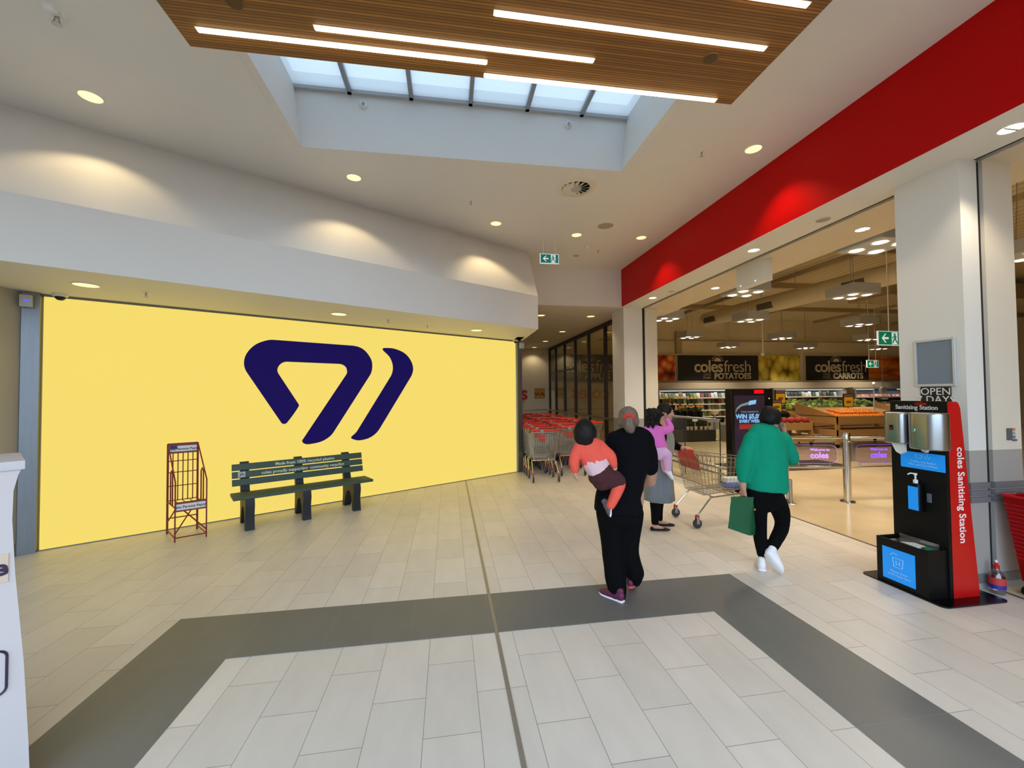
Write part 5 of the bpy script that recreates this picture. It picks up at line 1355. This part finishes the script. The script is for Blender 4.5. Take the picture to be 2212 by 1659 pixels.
sweep(bm, [q(1338, 1080), q(1338, 1110)], [(.19, .145), (.195, .15)], ref=X1, n=20, k=2)
sweep(bm, [legL[0], legL[1], legL[2], legL[3], q(1334, 1276, -.01), q(1335, 1294, -.01)], [.118, .112, .100, .094, .076, .062], ref=X1)
sweep(bm, [legR[0], legR[1], legR[2], legR[3], q(1373, 1248, .03), q(1372, 1254, .03)], [.115, .10, .078, .088, .07, .06], ref=X1)
remesh('trousers', bm, black_cloth, pa, .010, 3, wrinkle=.009, wf=6)
def shoe(parent, heel, toe, up_, m, sole, s=1.0, name='shoe', w_=.036):
    heel, toe, up_ = Vector(heel), Vector(toe), Vector(up_).normalized(); d = toe-heel; L_ = d.length; d.normalize(); sd = d.cross(up_).normalized()
    P_ = lambda f, h, o=0: heel+d*L_*f+up_*h*s+sd*o
    bm = B()
    sweep(bm, [P_(.08, .05), P_(.3, .055), P_(.55, .043), P_(.8, .033), P_(.95, .028)], [(w_*s*.85, .044*s), (w_*s*.95, .05*s), (w_*s*1.12, .036*s), (w_*s*1.1, .026*s), (w_*s*.75, .018*s)], ref=sd, n=14)
    sweep(bm, [P_(.14, .06), P_(.14, .10)], [(w_*s*.8, .036*s), (w_*s*.82, .038*s)], ref=sd, k=2, n=14)
    sh = remesh(name, bm, m, parent, .006, 2)
    bm = B()
    sweep(bm, [P_(.02, .011), P_(.3, .011), P_(.6, .011), P_(.85, .012), P_(.99, .016)], [(w_*s*.9, .012*s), (w_*s*.95, .012*s), (w_*s*1.18, .012*s), (w_*s*1.12, .012*s), (w_*s*.6, .010*s)], ref=sd, n=14)
    obj('sole', bm, sole, sh)
    return sh
h0 = QZ(1346, 1303, 0); sh = shoe(pa, h0, h0+V(-.13, .20, 0), V(0, 0, 1), shoe_plum, shoe_white)
t0 = QZ(1377, 1283, 0); sh = shoe(pa, t0+V(-.085, -.05, .075), t0+V(.02, .11, .008), V(.1, .55, .85), shoe_plum, shoe_sole)
bm = B()
blob(bm, PA(0, -.014, .028), (.090, .104, .101), MA)
blob(bm, PA(0, -.07, .0), (.074, .055, .078), MA)
for x in (-1, 1): blob(bm, PA(x*.066, -.025, .0), (.026, .06, .055), MA)
sweep(bm, [PA(0, -.10, .03), PA(.0, -.12, -.01), PA(.005, -.115, -.055), PA(.006, -.095, -.10)], [.035, .05, .05, .03], k=3)
hm = remesh('hair', bm, hair_grey, pa, .006, 2, wrinkle=.004, wf=26)
bm = B(); c = PA(0, -.115, .028)
pts = [c+MA @ V(.036*cos(2*pi*i/14), -.012*sin(2*pi*i/14), .030*sin(2*pi*i/14)) for i in range(15)]
sweep(bm, pts, [.015+.004*(i % 2) for i in range(15)], k=1, n=8, cap=False)
obj('scrunchie', bm, scrunch_m, hm)

# ---- child in coral on the hip
yB = 3.27
pb = thing('person', 'small child in a coral jacket with a dark bob, carried on the hip', 'child', Q(1300, 1030, yB))
q = lambda u, v, dy=0: Q(u, v, yB+dy)
bm = B()
sweep(bm, [q(1304, 1030, .02), q(1294, 1005), q(1284, 980), q(1274, 958), q(1268, 950)], [(.088, .07), (.08, .065), (.085, .06), (.065, .05), (.03, .03)], ref=X1, n=18)
sweep(bm, [q(1268, 952), q(1265, 938)], [.03, .03], k=2)
PB, MB_, kB = head(bm, q(1263, 931), V(.42, .9, .0), .178)
lg1 = [q(1305, 1030), q(1324, 1035, -.02), q(1338, 1042, -.03), q(1331, 1066, -.05), q(1319, 1092, -.06)]
lg2 = [q(1302, 1032, .05), q(1316, 1040, .16), q(1322, 1050, .62), q(1318, 1075, .66), q(1312, 1100, .66)]
lg2 = [q(1298, 1032, .03), q(1297, 1038, .18), q(1308, 1046, .42), q(1314, 1068, .46), q(1316, 1092, .46)]
for L_ in (lg1, lg2): sweep(bm, L_, [.05, .048, .04, .036, .026], k=3)
ar1 = [q(1252, 964), q(1245, 982, -.02), q(1240, 999, -.03), q(1241, 1014, -.02)]
ar2 = [q(1291, 961), q(1306, 974, -.03), q(1320, 988, -.05), q(1326, 1004, -.045)]
for A_ in (ar1, ar2): sweep(bm, A_, [.032, .03, .026, .018], k=3)
hand(bm, ar1[-1], V(.05, .05, -1), V(.9, .3, 0), .62, .35, -1)
hand(bm, ar2[-1], V(.12, .12, -1), V(-.3, 1, 0), .62, .35, 1)
remesh('body', bm, skin_child, pb, .0055, 2)
face_parts(pb, PB, MB_, kB)
bm = B()
sweep(bm, [q(1289, 996), q(1281, 980), q(1276, 966), q(1271, 955), q(1267, 948)], [(.122, .09), (.122, .088), (.108, .078), (.08, .06), (.045, .045)], ref=V(1, 0, -.35), n=20, cap=False)
sweep(bm, ar1, [.048, .046, .043, .034], k=3); sweep(bm, ar2, [.05, .05, .044, .032], k=3)
remesh('jacket', bm, coral_cloth, pb, .007, 3, wrinkle=.005, wf=14)
bm = B(); sweep(bm, [q(1282, 984), q(1288, 1000), q(1294, 1014)], [(.108, .085), (.112, .092), (.104, .09)], ref=V(1, 0, -.35), n=18); remesh('shirt', bm, pinkwhite_cloth, pb, .007, 2, wrinkle=.004, wf=16)
bm = B()
sweep(bm, [q(1296, 1015), q(1301, 1028), q(1304, 1037)], [(.108, .09), (.118, .096), (.10, .085)], ref=V(1, 0, -.35), n=18)
sweep(bm, [lg1[0], lg1[1], lg1[1]+(lg1[2]-lg1[1])*.75], [.085, .08, .066], k=3); sweep(bm, lg2[:3], [.075, .068, .06], k=3)
remesh('shorts', bm, maroon_cloth, pb, .007, 2, wrinkle=.005, wf=14)
for L_ in (lg1, lg2):
    sweep_pts = [L_[1], L_[2], L_[3], L_[4]]
    bm = B(); sweep(bm, sweep_pts, [.058, .054, .047, .036], k=3); remesh('legging', bm, coral_cloth, pb, .007, 2, wrinkle=.003, wf=14)
shk = mat('checked_canvas', (88, 86, 92), .7, var=.7, vs=70)
an = q(1314, 1093, -.06); shoe(pb, q(1321, 1091, -.035), q(1321, 1117, -.10), V(-.55, .6, .45), shk, shoe_white, .72, w_=.038)
shoe(pb, q(1317, 1096, .45), q(1316, 1106, .56), V(0, .25, 1), shk, shoe_white, .72, w_=.038)
bm = B()
blob(bm, PB(0, -.012, .03), (.098*kB, .112*kB, .10*kB), MB_)
sweep(bm, [PB(0, -.05, .04), PB(0, -.062, -.03), PB(0, -.055, -.092)], [(.098*kB, .065*kB), (.104*kB, .066*kB), (.096*kB, .05*kB)], ref=MB_ @ X1, k=4, n=18)
for x in (-1, 1): sweep(bm, [PB(x*.07, .01, .04), PB(x*.088, .02, -.02), PB(x*.084, .02, -.085)], [.035*kB, .036*kB, .026*kB], k=3)
sweep(bm, [PB(-.05, .085, .06), PB(0, .095, .062), PB(.05, .085, .06)], [.02*kB, .022*kB, .02*kB], k=2)
remesh('hair', bm, hair_dark, pb, .0055, 3, wrinkle=.003, wf=30)

# ---- person in grey skirt pushing the trolley, carrying the child in pink
yC = 5.18
pc = thing('person', 'person in a grey skirt pushing the shopping trolley with a child on one arm', 'person', (2.79, 5.12, 0))
q = lambda u, v, dy=0: Q(u, v, yC+dy)
Y1 = V(0, 1, 0)
bm = B()
sweep(bm, [q(1419, 1000), q(1420, 975), q(1424, 950), q(1426, 925), q(1428, 909), q(1432, 903)], [(.16, .14), (.155, .13), (.155, .125), (.165, .10), (.08, .07), (.05, .05)], ref=V(.2, 1, 0), n=20)
sweep(bm, [q(1431, 908), q(1435, 897)], [.05, .048], k=2)
fC = V(.93, -.35, -.12)
PC, MC_, kC = head(bm, q(1438, 890), fC, .22)
ll = [q(1412, 1010, -.09), q(1414, 1060, -.09), q(1416, 1105, -.07), q(1414, 1142, -.05)]
lr = [q(1424, 1010, .09), q(1424, 1060, .10), q(1422, 1100, .10), q(1425, 1132, .12)]
for L_ in (ll, lr): sweep(bm, L_, [.088, .065, .052, .034], k=4)
aR = [q(1436, 924, .17), q(1446, 948, .2), q(1456, 961, .16), q(1468, 967, .1), q(1474, 968, .06)]
aL = [q(1420, 926, -.17), q(1404, 952, -.22), q(1398, 968, -.22), q(1414, 974, -.32), q(1430, 972, -.36)]
for A_ in (aR, aL): sweep(bm, A_, [.05, .046, .042, .034, .026], k=3)
hand(bm, aR[-1]+V(.02, 0, .01), V(.8, -.35, -.1), V(0, .2, -1), .95, .75, -1)
hand(bm, aL[-1], V(.75, .2, .25), V(.2, 1, .1), .95, .55, -1)
remesh('body', bm, skin_m, pc, .007, 3)
face_parts(pc, PC, MC_, kC)
bm = B(); sweep(bm, [q(1420, 990), q(1426, 968), q(1430, 948), q(1428, 926), q(1429, 912)], [(.175, .17), (.178, .175), (.172, .155), (.172, .115), (.085, .075)], ref=V(.2, 1, 0), n=22, k=5); remesh('top', bm, grey_tee, pc, .010, 3, wrinkle=.004)
bm = B()
sweep(bm, [q(1416, 985), q(1419, 960), q(1423, 930), q(1427, 914)], [(.178, .15), (.178, .15), (.182, .118), (.10, .082)], ref=V(.2, 1, 0), n=20, cap=False)
for A_ in (aR, aL): sweep(bm, A_[:4], [.066, .062, .056, .046], k=4)
remesh('cardigan', bm, black_cloth, pc, .010, 3, wrinkle=.006)
# pleated skirt
bm = B(); n = 72; prev = None
for z, rx, ry, cx, am in ((1.02, .185, .185, 0, 0), (.97, .195, .195, 0, .002), (.85, .20, .205, .0, .004), (.70, .205, .21, 0, .007), (.52, .215, .22, 0, .011), (.395, .225, .225, 0, .014), (.385, .215, .215, 0, .013)):
    b0 = q(1421, 1040); ring = []
    for i in range(n):
        a = 2*pi*i/n; f = 1+am*6*sin(9*a+.6*sin(3*a))*.5
        ring.append(bm.verts.new((b0.x+rx*.86*cos(a)*f, b0.y-.02+ry*.9*sin(a)*f, z)))
    if prev:
        for i in range(n): bm.faces.new((prev[i], ring[i], ring[(i+1) % n], prev[(i+1) % n]))
    prev = ring
bmesh.ops.recalc_face_normals(bm, faces=bm.faces[:])
obj('skirt', bm, grey_skirt_m, pc, True, 180)
for L_ in (ll, lr): obj('legging', sweep(B(), [L_[1], L_[1]+(L_[2]-L_[1])*.6, L_[2], L_[2]+(L_[3]-L_[2])*.62], [.062, .066, .06, .046], k=4), black_cloth, pc)
for L_, hp in ((ll, QZ(1414, 1148, 0)), (lr, QZ(1424, 1138, 0))):
    hp = V(L_[3].x-.05, L_[3].y, 0.0)
    bm = B(); P_ = lambda f, h: hp+V(.235*f, -.05*f, h)
    sweep(bm, [P_(.05, .025), P_(.3, .026), P_(.6, .024), P_(.85, .02), P_(.98, .016)], [(.032, .024), (.036, .022), (.042, .018), (.038, .014), (.02, .010)], ref=V(.2, 1, 0), n=14)
    obj('flat_shoe', bm, black_paint, pc)
    bm = B(); sweep(bm, [L_[3]+V(0, 0, .02), P_(.25, .05), P_(.5, .04), P_(.62, .034)], [.036, (.034, .03), (.036, .022), (.03, .014)], ref=V(.2, 1, 0), n=12); obj('foot', bm, skin_m, pc)
bm = B()
blob(bm, PC(0, -.018, .03), (.084, .10, .095), MC_)
blob(bm, PC(0, -.062, -.03), (.07, .05, .075), MC_)
for x in (-1, 1): blob(bm, PC(x*.066, -.012, .01), (.022, .055, .055), MC_)
blob(bm, PC(0, -.12, -.02), (.045, .04, .045), MC_)
remesh('hair', bm, hair_dark, pc, .006, 2, wrinkle=.004, wf=26)

# ---- child in pink on that person's arm
yD = 4.86
pd = thing('person', 'small child in a pink top and lilac trousers, one arm raised to the face', 'child', Q(1420, 975, yD))
q = lambda u, v, dy=0: Q(u, v, yD+dy)
bm = B()
sweep(bm, [q(1421, 975), q(1417, 955), q(1412, 936), q(1411, 924), q(1411, 918)], [(.10, .085), (.09, .075), (.098, .07), (.07, .055), (.034, .034)], ref=X1, n=18)
sweep(bm, [q(1411, 922), q(1412, 912)], [.034, .034], k=2)
PD, MD, kD = head(bm, q(1413, 902), V(.75, .65, -.05), .20)
l1 = [q(1424, 976), q(1436, 979, -.05), q(1441, 984, -.05), q(1442, 1002, -.04), q(1443, 1018, -.03)]
l2 = [q(1419, 976, .06), q(1426, 982, .10), q(1434, 988, .08), q(1437, 1004, .06), q(1438, 1018, .06)]
for L_ in (l1, l2): sweep(bm, L_, [.055, .055, .048, .042, .03], k=3)
a1 = [q(1426, 928), q(1437, 930, -.02), q(1448, 926, .0), q(1444, 914, .03), q(1440, 905, .06)]
a2 = [q(1396, 929), q(1388, 938, .02), q(1382, 944, .10), q(1386, 936, .2)]
sweep(bm, a1, [.034, .034, .03, .026, .02], k=3); sweep(bm, a2, [.034, .032, .026, .02], k=3)
hand(bm, a1[-1], V(-.3, .1, 1), V(-1, .1, -.2), .66, .4, 1)
hand(bm, a2[-1], V(.3, .8, .3), V(.6, .2, -.3), .66, .4, 1)
remesh('body', bm, skin_child, pd, .006, 2)
face_parts(pd, PD, MD, kD)
bm = B()
sweep(bm, [q(1419, 962), q(1417, 950), q(1412, 934), q(1411, 922), q(1411, 917)], [(.12, .10), (.116, .095), (.118, .088), (.085, .07), (.05, .05)], ref=X1, n=20)
sweep(bm, a1[:4]+[a1[3]+(a1[4]-a1[3])*.5], [.05, .05, .046, .038, .034], k=3); sweep(bm, a2, [.05, .046, .04, .03], k=3)
remesh('top', bm, pink_cloth, pd, .008, 3, wrinkle=.006, wf=14)
bm = B()
sweep(bm, [q(1418, 958), q(1420, 970), q(1422, 980)], [(.112, .095), (.112, .095), (.09, .085)], ref=X1, n=18)
sweep(bm, [l1[0], l1[1], l1[2], l1[3], l1[3]+(l1[4]-l1[3])*.8], [.07, .066, .058, .052, .042], k=3)
sweep(bm, [l2[0], l2[1], l2[2], l2[3], l2[3]+(l2[4]-l2[3])*.8], [.07, .066, .058, .052, .042], k=3)
remesh('trousers', bm, lilac_cloth, pd, .008, 2, wrinkle=.004, wf=14)
shoe(pd, q(1436, 1018, -.03), q(1453, 1038, -.09), V(.5, .1, .6), shoe_white, shoe_white, .68, w_=.042)
shoe(pd, q(1434, 1019, .06), q(1450, 1030, .06), V(.4, .1, .8), shoe_white, shoe_white, .68, w_=.042)
bm = B()
blob(bm, PD(0, -.02, .03), (.10*kD, .11*kD, .105*kD), MD)
for i in range(26):
    a = random.uniform(0, 2*pi); zz = random.uniform(-.10, .10); r = .10*math.sqrt(max(.1, 1-(zz/.14)**2))
    p = PD(r*cos(a), -.035+min(.02, r*sin(a)), zz+.01); blob(bm, p, (.026*kD, .026*kD, .03*kD), seg=8)
for x in (-.04, .02): sweep(bm, [PD(x, -.09, .0), PD(x*1.2, -.11, -.07), PD(x*1.1, -.10, -.14)], [.035*kD, .034*kD, .016*kD], k=3)
remesh('hair', bm, hair_black, pd, .006, 2, wrinkle=.006, wf=40)

# ---- person in green with phone and green bag
yE = 3.82
pe_ = thing('person', 'person in a green jumper and black leggings holding a phone and a green bag', 'person', (3.2, 3.82, 0))
q = lambda u, v, dy=0: Q(u, v, yE+dy)
bm = B()
sweep(bm, [q(1654, 1075), q(1655, 1045), q(1656, 1010), q(1658, 970), q(1660, 942), q(1664, 928, .01), q(1666, 920, .02)], [(.165, .125), (.17, .125), (.16, .115), (.175, .115), (.175, .095), (.085, .075), (.052, .052)], ref=X1, n=20)
sweep(bm, [q(1666, 926, .015), q(1668, 906, .03)], [.052, .05], k=2)
PE, ME, kE = head(bm, q(1665, 904, .03), V(.86, .5, -.12), .235)
g1 = [q(1634, 1066), q(1637, 1100, .02), q(1641, 1138, .03), q(1642, 1165, .0), q(1645, 1200, -.01)]
g2 = [q(1670, 1072), q(1684, 1100, .02), q(1690, 1132, .03), q(1677, 1165, -.05), q(1660, 1196, -.08)]
for L_ in (g1, g2): sweep(bm, L_, [.09, .08, .056, .055, .036], k=4)
e1 = [q(1625, 948), q(1612, 985), q(1606, 1012, .01), q(1605, 1036, .01), q(1606, 1056, .01)]
e2 = [q(1691, 949), q(1705, 978, .01), q(1708, 991, .05), q(1703, 964, .11), q(1693, 941, .11)]
for A_ in (e1, e2): sweep(bm, A_, [.052, .05, .044, .036, .027], k=3)
hand(bm, e1[-1], V(.05, .05, -1), V(1, .2, 0), 1, .95, -1)
hand(bm, e2[-1], V(-.22, .0, 1), V(-.9, -.35, -.2), 1, .22, -1)
remesh('body', bm, skin_m, pe_, .007, 3)
face_parts(pe_, PE, ME, kE)
bm = B()
sweep(bm, [q(1654, 1060), q(1655, 1045), q(1656, 1015), q(1658, 980), q(1659, 945), q(1663, 930, .01), q(1666, 922, .015)], [(.205, .155), (.212, .16), (.208, .152), (.21, .145), (.215, .125), (.15, .10), (.07, .07)], ref=X1, n=24, k=5, cap=False)
sweep(bm, e1[:4], [.078, .078, .070, .048], k=4)
sweep(bm, [e2[0], e2[1], e2[2], e2[2]+(e2[3]-e2[2])*.5], [.08, .08, .072, .05], k=4)
remesh('jumper', bm, green_knit, pe_, .010, 10, wrinkle=.010, wf=7)
bm = B()
sweep(bm, [q(1654, 1046), q(1654, 1068), q(1654, 1080)], [(.185, .138), (.18, .135), (.16, .125)], ref=X1, n=20, k=2)
sweep(bm, [g1[0], g1[1], g1[2], g1[3], g1[3]+(g1[4]-g1[3])*.9], [.105, .09, .066, .06, .044], k=4)
sweep(bm, [g2[0], g2[1], g2[2], g2[3], g2[3]+(g2[4]-g2[3])*.9], [.098, .09, .068, .062, .044], k=4)
remesh('leggings', bm, black_cloth, pe_, .009, 3, wrinkle=.004)
hz = QZ(1646, 1228, 0); shoe(pe_, V(g1[4].x-.03, g1[4].y-.04, 0), V(g1[4].x+.12, g1[4].y+.17, 0), V(0, 0, 1), shoe_white, shoe_white, 1.12, w_=.04)
tt = QZ(1686, 1240, 0.005); shoe(pe_, V(g2[4].x-.045, g2[4].y-.03, .175), tt, V(.6, .25, .75), shoe_white, shoe_white, 1.15, w_=.042)
bm = B()
blob(bm, PE(0, -.02, .03), (.092, .108, .10), ME)
blob(bm, PE(0, -.065, .005), (.088, .07, .085), ME)
for x in (-1, 1): blob(bm, PE(x*.07, -.02, .0), (.026, .06, .06), ME)
hE = remesh('hair', bm, hair_black, pe_, .006, 2, wrinkle=.005, wf=24)
ph = thing('phone', 'black phone held to the ear of the person in green', 'phone', e2[-1])
pc0 = e2[-1]+V(-.035, -.01, .055); Mp = Matrix.Translation(pc0) @ Matrix.Rotation(radians(-38), 4, 'Z') @ Matrix.Rotation(radians(-12), 4, 'Y')
obj('case', box(B(), -.005, .005, -.035, .035, -.07, .07, Mp, .003), phone_m, ph)
obj('screen', box(B(), -.0062, -.005, -.031, .031, -.064, .064, Mp), black_gloss, ph, False)
# green shopping bag
gb = thing('shopping_bag', 'green fabric shopping bag hanging from the hand of the person in green', 'bag', Q(1604, 1150, yE-.02))
q = lambda u, v, dy=0: Q(u, v, yE-.0+dy)
T4 = [q(1579, 1073, -.07), q(1628, 1074, -.07), q(1640, 1076, .08), q(1588, 1073, .08)]
B4 = [q(1573, 1141, -.09), q(1618, 1157, -.09), q(1641, 1154, .09), q(1582, 1140, .09)]
bm = B(); prev = None
for f in [i/8 for i in range(9)]:
    ring = []
    for i in range(4):
        for j in range(6):
            t_ = j/6; a = T4[i].lerp(T4[(i+1) % 4], t_); c = B4[i].lerp(B4[(i+1) % 4], t_); p = a.lerp(c, f)
            cen = (T4[0]+T4[1]+T4[2]+T4[3]).lerp(B4[0]+B4[1]+B4[2]+B4[3], f)/4
            k_ = .010*noise.noise(p*16)-.006*sin(pi*t_)*(1-f); ring.append(bm.verts.new(p+(p-cen).normalized()*k_))
    if prev:
        for i in range(24): bm.faces.new((prev[i], prev[(i+1) % 24], ring[(i+1) % 24], ring[i]))
    prev = ring
bm.faces.new(prev); bmesh.ops.recalc_face_normals(bm, faces=bm.faces[:]); bmesh.ops.solidify(bm, geom=bm.faces[:], thickness=.003)
obj('bag_body', bm, bag_green, gb, True, 35)
for a, b_ in ((0, 1), (3, 2)):
    p0, p1 = T4[a].lerp(T4[b_], .25), T4[a].lerp(T4[b_], .75); tp = e1[-1]+V(.0, 0, -.075)
    obj('handle', sweep(B(), [p0+V(0, 0, -.03), p0.lerp(tp, .6), tp, p1.lerp(tp, .6), p1+V(0, 0, -.03)], [(.012, .003)]*5, ref=V(1, .1, 0), k=3, n=8), bag_green, gb)
for (u, v, c_, r) in ((1627, 1098, (210, 190, 50), .016), (1634, 1104, (120, 100, 150), .014), (1622, 1101, (170, 120, 50), .012)):
    p = q(u, v, -.0); d = (T4[2]-T4[1]).normalized()
    pl = T4[1].lerp(B4[1], .32).lerp(T4[2].lerp(B4[2], .32), (u-1616)/26)
    obj('printed_motif', blob(B(), pl+V(.004, -.008, 0), (r, .004, r), seg=10), mat('motif_%d' % u, c_, .6), gb)
# ---- distant shopper among the flowers
q = lambda u, v, dy=0: Q(u, v, 16.3+dy)
pf = thing('person', 'distant shopper with fair hair in a patterned top between flower stand and fridge', 'person', (9.25, 16.3, 0))
fx, fy = Q(1449, 880, 16.3).x, 16.3
pf.location = (fx, fy, 0)
bm = B(); P3 = lambda x, y, z: V(fx+x, fy+y, z)
sweep(bm, [P3(0, 0, .82), P3(0, 0, 1.0), P3(0, 0, 1.2), P3(0, 0, 1.33), P3(0, 0, 1.38)], [(.17, .12), (.14, .1), (.18, .11), (.1, .07), (.05, .05)], ref=X1, n=16)
sweep(bm, [P3(0, 0, 1.36), P3(0, .01, 1.45)], [.05, .05], k=2)
PF, MF, kF = head(bm, P3(0, .02, 1.51), V(.3, 1, 0), .21)
for s_ in (-1, 1):
    sweep(bm, [P3(s_*.09, 0, .85), P3(s_*.1, 0, .48), P3(s_*.1, 0, .07)], [.085, .058, .036], k=4)
    sweep(bm, [P3(s_*.19, 0, 1.3), P3(s_*.23, .02, 1.05), P3(s_*.2, .15, .92)], [.05, .042, .027], k=4)
    hand(bm, P3(s_*.2, .15, .92), V(-s_*.2, 1, -.1), V(0, -.2, -1), .95, .5, s_)
remesh('body', bm, skin_m, pf, .012, 2); face_parts(pf, PF, MF, kF)
bm = B(); sweep(bm, [P3(0, 0, .8), P3(0, 0, 1.0), P3(0, 0, 1.2), P3(0, 0, 1.32), P3(0, 0, 1.38)], [(.2, .15), (.17, .13), (.2, .13), (.13, .09), (.06, .06)], ref=X1, n=16)
for s_ in (-1, 1): sweep(bm, [P3(s_*.19, 0, 1.3), P3(s_*.22, .01, 1.12)], [.065, .065], k=2)
remesh('patterned_top', bm, mat('patterned_cloth', (196, 168, 130), .8, var=.5, vs=14), pf, .014, 2)
bm = B()
for s_ in (-1, 1): sweep(bm, [P3(s_*.09, 0, .88), P3(s_*.1, 0, .48), P3(s_*.1, 0, .07)], [.11, .08, .06], k=4)
remesh('trousers', bm, black_cloth, pf, .014, 2)
for s_ in (-1, 1): shoe(pf, P3(s_*.1, -.06, 0), P3(s_*.11, .19, 0), V(0, 0, 1), black_paint, rubber)
bm = B(); blob(bm, PF(0, -.02, .03), (.088, .105, .098), MF); sweep(bm, [PF(0, -.06, .03), PF(0, -.09, -.06), PF(0, -.085, -.16)], [(.08, .05), (.075, .045), (.05, .03)], ref=MF @ X1, k=3)
remesh('hair', bm, hair_blond, pf, .008, 2)
